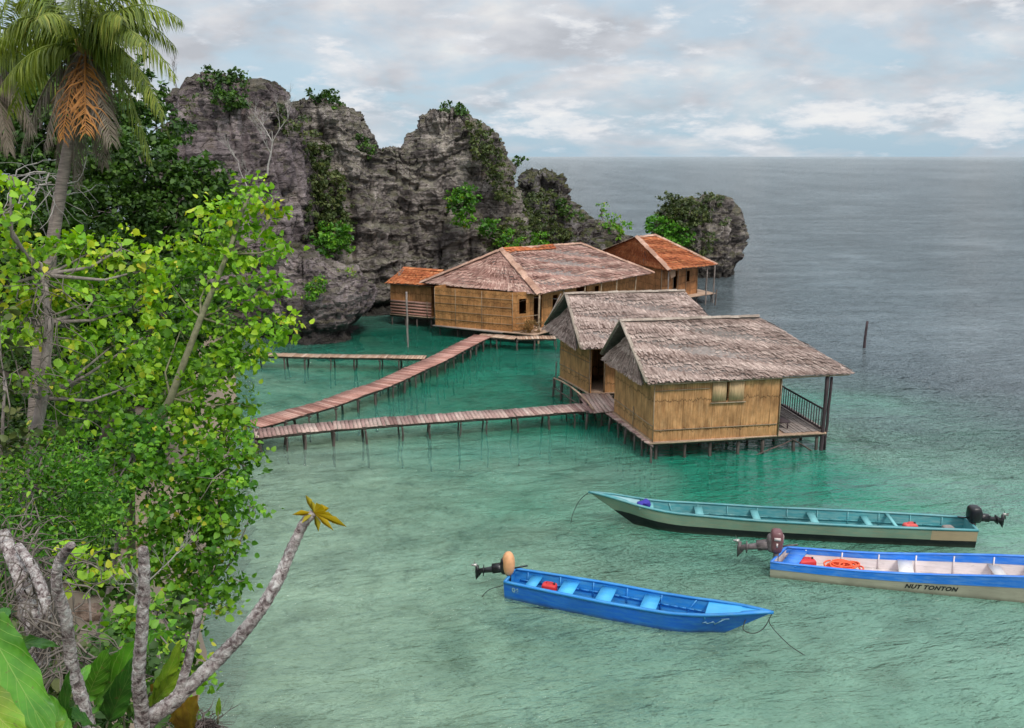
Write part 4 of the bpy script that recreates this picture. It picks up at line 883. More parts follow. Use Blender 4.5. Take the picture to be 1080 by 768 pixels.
# --- front hut (D)
def front_hut():
    root = empty('stilt_hut', (5.67, 32.75, 0), label='foremost bamboo hut on stilts with grey thatched roof and a railed verandah over the sea', cat='hut', group='grey-thatched twin huts'); M = Matrix.Translation((-5.67, -32.75, 0))
    T = lambda p: (p[0]-5.67, p[1]-32.75, *p[2:])
    FLw, FRw, BRw, BLw = T((5.67, 32.75)), T((10.98, 33.60)), T((10.25, 37.75)), T((4.59, 36.82)); zt = 3.30
    wall(root, FLw, FRw, ZF, zt, 'bamboo_gold', [(3.02, 3.11, 2.38, 3.2)]); wall(root, FRw, BRw, ZF, zt, 'bamboo_gold', [(1.2, 2.1, ZF, 2.7)]); wall(root, BRw, BLw, ZF, zt, 'bamboo_gold'); wall(root, BLw, FLw, ZF, zt, 'bamboo_gold')
    u = Vector((FRw[0]-FLw[0], FRw[1]-FLw[1], 0)).normalized(); n = Vector((u.y, -u.x, 0)); o = Vector((*FLw[:2], 0))
    # shutters and their sill
    for s0, s1 in ((2.42, 3.01), (3.13, 3.76)):
        m = MB(); m.bar(o+u*(s0+s1)/2+n*.035+Vector((0, 0, 2.36)), o+u*(s0+s1)/2+n*.035+Vector((0, 0, 3.24)), s1-s0, .05, up=n); m.build('shutter', MAT['timber_pale_board'], root)
    trim(root, [(o+u*2.35+n*.07+Vector((0, 0, 2.33)), o+u*3.85+n*.07+Vector((0, 0, 2.33)))], 'timber_pale', .06, 'window_sill')
    z_ = lambda z: Vector((0, 0, z))
    trim(root, [(o+n*.03+z_(ZF-.05), o+n*.03+z_(zt)), (o+u*5.38+n*.03+z_(ZF-.05), o+u*5.38+n*.03+z_(zt)), (o+u*.05+n*.035+z_(1.28), o+u*5.3+n*.035+z_(1.30)), (o+u*.05+n*.035+z_(2.92), o+u*2.3+n*.035+z_(2.95))], 'timber_pale', .035)
    l0 = Vector((*BLw[:2], 0)); l1 = o; lu = (l1-l0).normalized(); ln = Vector((lu.y, -lu.x, 0))
    trim(root, [(l0+ln*.03+z_(1.45), l1+ln*.03+z_(1.45)), (l0+ln*.03+z_(ZF+.05), l1+ln*.03+z_(ZF+.05)), (l1-lu*1.9+ln*.06+z_(ZF), l1-lu*1.9+ln*.06+z_(1.75))], 'timber_pale', .035)
    fq = (FLw, T((13.05, 33.95)), T((12.35, 38.1)), BLw)
    floor_slab(root, fq, ZF); stilts(root, (T((5.75, 32.85)), T((12.95, 34.0)), T((12.3, 38)), T((4.75, 36.7))), ZF, 7, 4, .065, 3)
    # bamboo edge pole and side board
    m = MB(); m.tube([o+n*.12-u*.15+z_(ZF-.04), o+n*.14+u*3.9+z_(ZF-.02)], .04, 7); m.build('edge_pole', MAT['timber_pale'], root)
    # roof
    ev = [T((5.30, 32.35, 3.36)), T((14.02, 33.98, 3.36)), T((13.25, 38.75, 3.36)), T((4.02, 37.35, 3.36))]; rg = [T((4.50, 34.72, 5.40)), T((10.42, 35.62, 5.40))]
    roof(root, ev, rg, 'thatch_grey', ('thatch_cap_grey', None, 0), 5, hipL=False)
    # thatched skirt closing the gable below the overhanging ridge, and the two rake boards
    sk = MB(); a, b, c = [Vector(T(q)) for q in ((4.05, 37.1, 3.22), (5.18, 32.6, 3.22), (5.02, 34.95, 4.92))]; thatch(sk, a, b, c, c, seed=77, row=.2, tw=.06, lift=.06)
    s_ = sk.build('gable_skirt', MAT['thatch_grey'], root); m = MB(); slab(m, (a, b, c), .05); m.build('roof_lining', MAT['timber_grey'], s_)
    m = MB(); m.bar(Vector(ev[0])+z_(.03), Vector(rg[0])+z_(.05), .16, .06, at=.8); m.build('rake_edge', MAT['thatch_cap_grey'], root)
    m = MB(); m.bar(Vector(ev[3])+z_(.03), Vector(rg[0])+z_(.05), .14, .06, at=.5); m.build('rake_edge', MAT['thatch_cap_grey'], root)
    m = MB(); m.bar(Vector(ev[0])+Vector((.05, .06, -.09)), Vector(ev[1])+Vector((-.1, .06, -.09)), .05, .05); m.build('eave_batten', MAT['timber_pale'], root)
    # verandah posts, beam, railing, bench
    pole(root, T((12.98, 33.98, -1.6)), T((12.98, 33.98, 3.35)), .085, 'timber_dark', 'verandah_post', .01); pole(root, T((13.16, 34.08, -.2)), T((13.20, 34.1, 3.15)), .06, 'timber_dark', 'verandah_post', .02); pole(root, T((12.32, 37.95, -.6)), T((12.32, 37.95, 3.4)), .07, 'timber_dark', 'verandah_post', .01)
    r = MB(); a = Vector(T((12.94, 34.15, 0))); b = Vector(T((12.33, 37.9, 0)))
    for z in (ZF+.12, ZF+.98): r.bar(a+z_(z), b+z_(z), .055, .06)
    for i in range(19): p = a.lerp(b, i/18); r.bar(p+z_(ZF+.12), p+z_(ZF+.98), .03, .03)
    a2 = b; b2 = Vector(T((10.35, 37.7, 0)))
    for z in (ZF+.12, ZF+.98): r.bar(a2+z_(z), b2+z_(z), .055, .06)
    for i in range(12): p = a2.lerp(b2, i/11); r.bar(p+z_(ZF+.12), p+z_(ZF+.98), .03, .03)
    r.build('railing', MAT['timber_dark'], root)
    v = MB(); planks(v, T((11.03, 35.8)), T((12.98, 36.1)), 2.0, 2.0, ZF+.035, .15, 4); v.build('verandah_deck', MAT['timber_grey'], root)
    b_ = MB(); b_.box((*T((11.4, 34.7)), ZF+.33), (.5, .9, .05), .15)
    for i, j in ((-.2, -.4), (.2, -.4), (-.2, .4), (.2, .4)): b_.box((T((11.4, 34.7))[0]+i, T((11.4, 34.7))[1]+j, ZF+.19), (.05, .05, .26))
    b_.build('bench', MAT['timber_dark'], root)
    for k, (p, q) in enumerate((((9.9, 33.4, -.1), (12.1, 33.9, .65)), ((11.6, 33.8, .6), (12.9, 34, -.2)))): pole(root, T(p), T(q), .035, 'timber_post', 'brace', .02, k)
_m = simple('timber_pale_board', (.60, .40, .22), .8, .28, 5, .01, .3, sc=(4, 4, .5))
front_hut()
# --- hut behind (C)
def back_hut():
    O = (3.79, 40.03); root = empty('stilt_hut', (*O, 0), label='second grey-thatched bamboo hut with the dark open doorway, half hidden behind the foremost hut', cat='hut', group='grey-thatched twin huts')
    T = lambda p: (p[0]-O[0], p[1]-O[1], *p[2:])
    FL, FR, BR, BL = T((3.79, 40.03)), T((9.2, 40.9)), T((8.2, 44.3)), T((2.50, 43.3)); zt = 3.3; z_ = lambda z: Vector((0, 0, z))
    wall(root, FL, FR, ZF, zt, 'bamboo_gold', [(.06, .68, ZF, 2.95)]); wall(root, FR, BR, ZF, zt, 'bamboo_gold'); wall(root, BR, BL, ZF, zt, 'bamboo_gold'); wall(root, BL, FL, ZF, zt, 'bamboo_gold')
    trim(root, [(Vector((*FL, ZF))+Vector((-.03, -.03, 0)), Vector((*FL, zt))+Vector((-.03, -.03, 0))), (Vector((*FL, ZF))+Vector((.70, .09, 0)), Vector((*FL, zt))+Vector((.70, .09, 0)))], 'timber_pale', .06, 'door_frame')
    l0 = Vector((*BL, 0)); l1 = Vector((*FL, 0)); lu = (l1-l0).normalized(); ln = Vector((lu.y, -lu.x, 0))
    trim(root, [(l0+ln*.03+z_(1.5), l1+ln*.03+z_(1.5)), (l0+ln*.03+z_(2.3), l1+ln*.03+z_(2.3))], 'timber_pale', .035)
    floor_slab(root, (FL, FR, BR, BL), ZF); stilts(root, (FL, FR, BR, BL), ZF, 5, 4, .06, 9)
    ev = [T((3.20, 38.55, 3.34)), T((10.6, 39.75, 3.34)), T((9.9, 45.0, 3.34)), T((1.75, 44.3, 3.34))]; rg = [T((2.64, 41.65, 5.42)), T((8.62, 42.45, 5.45))]
    roof(root, ev, rg, 'thatch_grey', ('thatch_cap_grey', None, 0), 25, hipL=False)
    sk = MB(); a, b, c = [Vector(T(q)) for q in ((1.72, 44.0, 3.22), (3.05, 39.1, 3.22), (3.1, 41.75, 4.95))]; thatch(sk, a, b, c, c, seed=87, row=.2, tw=.06, lift=.06)
    s_ = sk.build('gable_skirt', MAT['thatch_grey'], root); m = MB(); slab(m, (a, b, c), .05); m.build('roof_lining', MAT['timber_grey'], s_)
    for e in (0, 3): m = MB(); m.bar(Vector(ev[e])+z_(.03), Vector(rg[0])+z_(.05), .15, .06, at=.7); m.build('rake_edge', MAT['thatch_cap_grey'], root)
back_hut()
def platform(name, quad, z, label, cat='deck', lm='plank_pink', pw=.16, legs=(4, 3), seed=0, ext=-1.6, lr=.05):
    c = Vector((*quad[0][:2], 0)); root = empty(name, c, label=label, cat=cat); q = [(p[0]-c.x, p[1]-c.y) for p in quad]
    a = Vector((*q[0], 0)).lerp(Vector((*q[3], 0)), .5); b = Vector((*q[1], 0)).lerp(Vector((*q[2], 0)), .5)
    w0 = (Vector(q[0])-Vector(q[3])).length/2; w1 = (Vector(q[1])-Vector(q[2])).length/2
    mb = MB(); planks(mb, a, b, w0, w1, z, pw, seed); mb.build('deck', MAT[lm], root)
    for t in (.08, .92):
        m = MB(); p = Vector((*q[0], z-.08)).lerp(Vector((*q[3], z-.08)), t); r = Vector((*q[1], z-.08)).lerp(Vector((*q[2], z-.08)), t); m.bar(p, r, .07, .09); m.build('stringer', MAT['timber_post'], root)
    stilts(root, q, z-.02, legs[0], legs[1], lr, seed, ext=ext); return root
platform('entrance_deck', [(3.35, 36.75), (4.9, 37.0), (4.9, 40.0), (3.3, 39.9)], ZF+.01, 'pinkish plank deck at the dark doorway where the lower walkway meets the twin huts', legs=(2, 3), seed=3)
platform('side_ledge', [G(634, 431, ZF).xy, G(688, 469, ZF).xy, G(694, 465, ZF).xy, G(645, 429, ZF).xy], ZF-.03, 'narrow plank ledge running along the left wall of the foremost hut', 'ledge', pw=.13, legs=(7, 2), seed=4)
def curved_rail():
    b = G(587, 400, .8); root = empty('curved_rail', (b.x, b.y, 0), label='curved pale pole on short posts beside the second hut wall', cat='railing'); B = Vector((b.x, b.y, 0))
    q = [G(584, 399, .95), G(592, 402, .98), G(602, 408, 1.0), G(612, 416, 1.0), G(620, 424, .98), G(626, 432, .9)]
    m = MB(); m.tube([p-B for p in q], .045, 7); m.build('top_pole', MAT['plank_tan'], root, smooth=True)
    for i, p in enumerate(q[:-1]): pole(root, (p.x-B.x, p.y-B.y, -.6), (p.x-B.x, p.y-B.y, .95), .055, 'timber_post', 'leg', .02, i)
    m = MB(); m.tube([Vector((q[0].x, q[0].y, .45))-B, Vector((q[3].x, q[3].y, .45))-B], .03, 6); m.build('lower_pole', MAT['timber_post'], root)
    pole(root, (q[0].x-B.x+.1, q[0].y-B.y+.5, .3), (q[0].x-B.x+.15, q[0].y-B.y+.5, 1.7), .03, 'timber_grey', 'stake', .03, 3)
curved_rail()
# --- big house (A)
def big_house():
    O = (1.2, 55.0); root = empty('stilt_house', (*O, 0), label='largest stilt house, bamboo walls under a pinkish thatched hip roof, below the highest rock tower', cat='house'); z_ = lambda z: Vector((0, 0, z))
    T = lambda p: (p[0]-O[0], p[1]-O[1], *p[2:])
    L_, F_, R_, B_ = (-6.48, 59.8), (1.85, 55.08), (11.0, 65.9), (2.7, 70.6)
    ev = [T((*F_, 3.3)), T((*R_, 3.25)), T((*B_, 3.3)), T((*L_, 3.35))]; rg = [T((-.66, 59.75, 5.72)), T((5.24, 65.8, 5.52))]
    roof(root, ev, rg, 'thatch_pink', ('thatch_cap', 'thatch_cap', .30), 45, row=.24, tw=.07)
    wl, wc = T((-5.27, 57.7)), T((.05, 55.25)); wr = T((9.6, 66.3)); wb = T((1.8, 69.2)); wr0 = T((1.15, 56.6))
    wall(root, wl, wc, ZF-.1, 3.35, 'bamboo_brown'); a = T((.05, 55.28)); b = T((1.35, 55.75))
    wall(root, a, b, ZF, 3.35, 'bamboo_brown', [(.45, .95, 1.9, 2.9)])
    wall(root, b, wr, ZF, 3.4, 'bamboo_brown', [(.15, 1.1, ZF, 3.0), (2.3, 2.9, 1.8, 2.8), (5.2, 6.6, ZF+.05, 3.0), (7.6, 8.2, 1.9, 2.8)])
    wall(root, wr, wb, ZF, 3.4, 'bamboo_brown'); wall(root, wb, wl, ZF, 3.4, 'bamboo_brown')
    fq = (wl, T((1.5, 54.5)), T((10.3, 65.3)), wb); floor_slab(root, fq, ZF-.06, out=.2); stilts(root, (wl, T((1.4, 54.6)), T((10.1, 65.4)), wb), ZF-.1, 6, 6, .06, 21)
    o = Vector((*wl, 0)); c = Vector((*wc, 0)); u = (c-o).normalized(); n = Vector((u.y, -u.x, 0))
    trim(root, [(o+n*.03+z_(z), c+n*.03+z_(z+.02)) for z in (1.2, 1.75, 2.3, 2.85)]+[(o+u*s+n*.03+z_(ZF-.1), o+u*s+n*.03+z_(3.3)) for s in (0, 1.6, 3.6, 5.85)], 'timber_pale', .03)
    m = MB(); m.tube([o+n*.18-u*.1+z_(ZF-.1), o+n*.22+u*5.2+z_(ZF-.14)], .055, 7); m.build('edge_pole', MAT['timber_grey'], root)
    # porch corner: posts, half wall, brace, dark bundle of nets
    pole(root, T((1.72, 54.95, -.6)), T((1.80, 55.15, 3.3)), .075, 'timber_pale', 'porch_post', .01); pole(root, T((3.4, 57.2, ZF)), T((3.5, 57.4, 3.3)), .06, 'timber_pale', 'porch_post', .01, 2)
    for k, (x, y) in enumerate(((5.0, 59.0), (6.3, 60.6), (7.6, 62.2), (9.3, 64.3))): pole(root, T((x, y, ZF)), T((x+.1, y+.1, 3.3)), .055, 'timber_pale', 'porch_post', .01, k)
    pole(root, T((2.0, 55.2, ZF+.1)), T((3.3, 57.0, 3.0)), .045, 'timber_grey', 'brace', .01, 5)
    trim(root, [(Vector(T((.25, 54.95, 1.75))), Vector(T((1.7, 54.85, 1.95)))), (Vector(T((.25, 54.95, 1.35))), Vector(T((1.7, 54.85, 1.45))))], 'timber_pale', .05, 'porch_rail')
    # orange patch of new thatch along the ridge
    A, B = Vector(rg[0]), Vector(rg[1]); F1, F2_ = Vector(ev[0]), Vector(ev[1]); mp = MB()
    a = A.lerp(B, .0); b = A.lerp(B, .62); dn = (F1-A)*.10; thatch(mp, a+dn+z_(.06), b+dn+z_(.06), b+z_(.08), a+z_(.08), row=.2, tw=.12, seed=9); mp.build('patch_of_new_thatch', MAT['thatch_orange'], root)
big_house()
def annex():
    O = (-8.82, 61.6); root = empty('stilt_annex', (*O, 0), label='small orange-roofed bamboo annex at the left end of the largest house', cat='hut'); T = lambda p: (p[0]-O[0], p[1]-O[1], *p[2:]); z_ = lambda z: Vector((0, 0, z))
    a, b = T((-8.85, 61.6)), T((-5.75, 60.2)); c, d = T((-4.3, 63.3)), T((-7.4, 64.8))
    for p, q in ((a, b), (b, c), (c, d), (d, a)): wall(root, p, q, ZF, 3.05, 'bamboo_red')
    floor_slab(root, (a, b, c, d), ZF, out=.1); stilts(root, (a, b, c, d), ZF, 4, 3, .055, 31)
    ev = [T((-9.15, 61.35, 3.1)), T((-5.5, 59.75, 3.1)), T((-3.9, 63.4, 3.1)), T((-7.6, 65.1, 3.1))]; rg = [T((-8.0, 62.9, 4.0)), T((-5.0, 61.8, 3.95))]
    roof(root, ev, rg, 'thatch_orange', ('thatch_orange', None, 0), 65, row=.24, tw=.07)
    u = Vector((b[0]-a[0], b[1]-a[1], 0)).normalized(); n = Vector((u.y, -u.x, 0)); o = Vector((*a, 0)); L2 = 3.4
    m = MB()
    for k in range(5): m.bar(o+n*(.05)+z_(ZF+.1+k*.22), o+u*L2+n*.05+z_(ZF+.1+k*.22), .03, .16, at=.4+.1*k)
    m.build('weather_board', MAT['plank_red'], root)
    trim(root, [(o+n*.1+u*s+z_(ZF-.1), o+n*.1+u*s+z_(ZF+1.15)) for s in (1.4, 3.1)], 'timber_pale', .05, 'batten')
annex()
# --- orange-roofed house (B)
def orange_house():
    O = (12.46, 67.0); root = empty('stilt_house', (*O, 0), label='far stilt house with the bright orange thatched hip roof beside the islet', cat='house'); T = lambda p: (p[0]-O[0], p[1]-O[1], *p[2:]); z_ = lambda z: Vector((0, 0, z))
    L_, F_, R_, B_ = (7.5, 78.0), (12.46, 67.0), (17.0, 70.6), (12.2, 81.5)
    ev = [T((*F_, 3.3)), T((*R_, 3.3)), T((*B_, 3.3)), T((*L_, 3.3))]; rg = [T((10.45, 71.6, 5.48)), T((12.2, 73.2, 5.5))]
    roof(root, ev, rg, 'thatch_orange', ('thatch_cap', 'thatch_cap', .26), 85, row=.24, tw=.07)
    a, b, c, d = T((8.9, 76.0)), T((12.0, 68.3)), T((15.6, 71.3)), T((12.4, 79))
    wall(root, a, b, ZF, 3.4, 'bamboo_red'); wall(root, b, c, ZF, 3.4, 'bamboo_red', [(1.5, 2.0, ZF, 2.9), (3.2, 3.6, 1.9, 2.8)]); wall(root, c, d, ZF, 3.4, 'bamboo_red'); wall(root, d, a, ZF, 3.4, 'bamboo_red')
    floor_slab(root, (a, T((12.3, 67.5)), T((17.1, 71.4)), T((13.5, 79))), ZF, 'plank_tan'); stilts(root, (a, T((12.3, 67.5)), T((17.0, 71.4)), T((13.5, 79))), ZF, 5, 4, .06, 41)
    for k, (x, y) in enumerate(((16.1, 70.2), (16.95, 71.2), (12.45, 67.6))): pole(root, T((x, y, -1.6)), T((x, y, 3.3)), .06, 'timber_grey', 'verandah_post', .01, k)
    o = Vector((*b, 0)); u = (Vector((*c, 0))-o).normalized(); n = Vector((u.y, -u.x, 0))
    trim(root, [(o+u*s+n*.04+z_(ZF), o+u*s+n*.04+z_(3.3)) for s in (.0, .9, 1.45, 2.05, 3.1, 4.6)], 'timber_pale', .05)
    m = MB(); p = o+u*.2+n*.5+z_(2.75); m.add([p+Vector((0, 0, .5)), p+u*.9+Vector((0, 0, .5)), p+u*.65+n*.25-z_(.1), p+u*.2+n*.2-z_(.25)], [(0, 1, 2, 3)]); m.build('hanging_mat', MAT['fabric_tan'], root)
simple('fabric_tan', (.55, .34, .22), .9, .2, 5)
orange_house()

# ------------------------------------------------------------------ walkways
def walkway(name, pts, hw, label, z=ZF, lm='plank_pink', legstep=1.25, seed=0, pw=.17, lr=.05, ext=-1.6, pairs=True, group=None):
    """pts: plan points along the centre"""
    c = Vector((*pts[0][:2], 0)); root = empty(name, c, label=label, cat='walkway', group=group); q = [Vector((p[0]-c.x, p[1]-c.y, 0)) for p in pts]; g = random.Random(seed)
    mb = MB()
    for i in range(len(q)-1): planks(mb, q[i], q[i+1], hw, hw, z, pw, seed+i)
    mb.build('deck', MAT[lm], root)
    for s in (-1, 1):
        m = MB()
        for i in range(len(q)-1):
            d = (q[i+1]-q[i]).normalized(); n = Vector((-d.y, d.x, 0))*s*(hw-.09); m.bar(q[i]+n+Vector((0, 0, z-.085)), q[i+1]+n+Vector((0, 0, z-.085)), .06, .10)
        m.build('stringer', MAT['timber_post'], root)
    for i in range(len(q)-1):
        L_ = (q[i+1]-q[i]).length; k = max(1, round(L_/legstep)); d = (q[i+1]-q[i]).normalized(); n = Vector((-d.y, d.x, 0))
        for j in range(k+(i == len(q)-2)):
            p = q[i].lerp(q[i+1], (j+.02)/k if j < k else .99)+d*g.uniform(-.18, .18)*(0 < j < k)
            for s in ((-1, 1) if pairs else (0,)):
                a = p+n*s*(hw-.12)+Vector((g.uniform(-.12, .12), g.uniform(-.06, .06), ext)); b = p+n*s*(hw-.12)+Vector((0, 0, z-.04)); pole(root, a, b, lr*g.uniform(.7, 1.25), 'timber_post', 'leg', .045, seed*3+j)
            m = MB(); m.bar(p-n*(hw+.05)+Vector((0, 0, z-.17)), p+n*(hw+.05)+Vector((0, 0, z-.17+g.uniform(-.02, .02))), .06, .06); m.build('cross_beam', MAT['timber_post'], root)
    return root
m_ = lambda p, q, z=ZF: (G(*p, z)+G(*q, z))/2
walkway('walkway', [m_((268, 452), (268, 462)), m_((350, 443.5), (352, 453.5)), m_((450, 436), (452, 446)), m_((540, 430), (543, 440)), m_((628, 423.5), (636, 432.5))], .60,
        'lower pinkish plank walkway running to the deck of the twin huts', seed=5, group='plank walkways on stilts', z=ZF)
walkway('walkway', [m_((262, 443), (270, 452)), m_((340, 420), (348, 431)), m_((400, 398), (411, 409)), m_((455, 374), (468, 382)), m_((503, 350.5), (516, 356))], .62,
        'long diagonal reddish walkway rising to the largest house', lm='plank_red', seed=6, group='plank walkways on stilts', z=ZF-.015)
walkway('walkway', [m_((250, 371), (250, 375)), m_((350, 372.5), (350, 376.5)), m_((449, 374), (449, 378))], .42,
        'thin pale back jetty joining the diagonal walkway from the left', lm='plank_tan', seed=7, group='plank walkways on stilts', z=ZF-.03, legstep=1.5)
walkway('walkway', [m_((503, 350), (507, 355)), m_((545, 353), (545, 357.5)), m_((586, 352.5), (586, 357))], .5,
        'short pale landing in front of the porch of the largest house', lm='plank_tan', seed=8, group='plank walkways on stilts', z=ZF-.045)
def post(p, h, r, label, lean=(0, 0), m='timber_post', name='wooden_post'):
    root_mb = MB(); n = 6; g = random.Random(int(p[0]*10)); q = [Vector((lean[0]*i/n+g.uniform(-.015, .015), lean[1]*i/n, -1.6+(h+1.6)*i/n)) for i in range(n+1)]
    root_mb.tube(q, [r*g.uniform(.85, 1.1) for _ in q], 8); o = root_mb.build(name, MAT[m], smooth=True, label=label, cat='post'); o.location = (p[0], p[1], 0); return o
p = G(911, 367); post(p, 1.75, .09, 'lone wooden post standing in the open sea right of the huts', (.05, 0), 'timber_dark')
p = G(430, 366); post(p, 3.6, .07, 'tall thin pole in the water left of the largest house', (.02, 0), 'timber_grey')
p = G(744, 312); post(p, 1.6, .06, 'short mooring post behind the orange-roofed house, by its verandah')
p = G(753, 322); post(p, 1.3, .06, 'leaning mooring post in open water near the roof of the second hut', (.15, 0))
p = G(279, 478); post(p, .9, .05, 'short leaning stake in the shallows at the shore end of the lower walkway', (-.2, 0))
p = G(272, 474); post(p, .9, .05, 'stake under leaves at the shore end of the lower walkway')
def nets():
    g = random.Random(4); mb = MB(); b = Vector((1.05, 54.75, ZF))
    for k in range(60):
        q = [Vector((g.gauss(0, .3), g.gauss(0, .12), g.uniform(.02, .75)))]
        for i in range(4): q.append(q[-1]+Vector((g.uniform(-.25, .25), g.uniform(-.1, .1), g.uniform(-.2, .2))))
        for v in q: v.z = max(.01, v.z)
        mb.tube(q, .018, 4)
    o = mb.build('net_pile', MAT['dry_leaf'], label='tangled heap of brown nets and sticks on the porch of the largest house', cat='nets'); o.location = b
nets()

# ------------------------------------------------------------------ boats
def motor(root, loc, yaw, tilt, cowl, leg, scale, LL=.92, cowl_size=(.30, .34, .52), hub='metal_pale', flat=False):
    """tilted-up outboard: local -x is aft"""
    r = empty('outboard_motor', loc, yaw); r.parent = root; s = scale
    def ell(c, size, pw=2.6, n=14):
        V = []; F_ = []
        for i in range(n+1):
            ph = -math.pi/2+math.pi*i/n
            for k in range(18):
                th = 2*math.pi*k/18; f = lambda v: math.copysign(abs(v)**(2/pw), v)
                V.append((c[0]+size[0]/2*f(math.cos(ph))*f(math.cos(th)), c[1]+size[1]/2*f(math.cos(ph))*f(math.sin(th)), c[2]+size[2]/2*f(math.sin(ph))))
        for i in range(n):
            for k in range(18): F_.append((i*18+k, i*18+(k+1) % 18, (i+1)*18+(k+1) % 18, (i+1)*18+k))
        return V, F_
    m = MB(); V, F_ = ell((0, 0, .42*s), [c*s for c in cowl_size], 2.2 if flat else 3.4); m.add(V, F_); c_ = m.build('cowling', MAT[cowl], r, smooth=True); c_.rotation_euler = (0, 0, 0)
    m = MB(); V, F_ = ell((-.07*s, 0, .36*s), (.30*s, .30*s, .44*s), 3.4); m.add(V, F_); m.build('engine_pan', MAT[leg], r, smooth=True)
    m = MB(); t = math.tan(tilt); a = Vector((-.12*s, 0, .30*s)); b = Vector((-LL*s, 0, .30*s+.8*s*t))
    m.tube([a, a.lerp(b, .25), a.lerp(b, .6), b], [.13*s, .10*s, .075*s, .065*s], 8)
    m.bar(a+Vector((0, 0, .02)), a.lerp(b, .45)+Vector((0, 0, .02)), .17*s, .20*s)
    p = a.lerp(b, .78); m.box(p, (.025*s, .20*s, .22*s)); m.tube([b-Vector((.02, 0, .15*s)), b+Vector((-.02, 0, .15*s))], [.05*s, .05*s], 7)
    p = a.lerp(b, .93); m.add([p+Vector((.1*s, .012, 0)), p+Vector((-.12*s, .012, 0)), p+Vector((-.10*s, .012, -.26*s)), p+Vector((.1*s, -.012, 0)), p+Vector((-.12*s, -.012, 0)), p+Vector((-.10*s, -.012, -.26*s))], [(0, 1, 2), (5, 4, 3), (0, 3, 4, 1), (1, 4, 5, 2), (2, 5, 3, 0)])
    m.build('drive_leg', MAT[leg], r)
    m = MB(); c = b+Vector((-.04*s, 0, .17*s))
    m.tube([c+Vector((.02, 0, 0)), c+Vector((-.13*s, 0, 0))], [.05*s, .02*s], 8)
    for k in range(3):
        A = 2.1*k+.4; d = Vector((0, math.cos(A), math.sin(A))); e = Vector((1, 0, 0)).cross(d); c0 = c-Vector((.05*s, 0, 0)); m.add([c0+d*.03*s-e*.02, c0+d*.13*s-e*.06*s+Vector((.02, 0, 0)), c0+d*.15*s+e*.05*s-Vector((.02, 0, 0)), c0+d*.03*s+e*.03], [(0, 1, 2, 3)])
    m.build('propeller', MAT[hub], r)
    m = MB(); m.box((.02, 0, .02*s), (.10*s, .22*s, .36*s)); m.box((-.02, 0, .20*s), (.26*s, .20*s, .06*s)); m.bar((.1*s, 0, .28*s), (.5*s, .05*s, .34*s), .035, .035); m.build('clamp_bracket', MAT[leg], r)
    return r
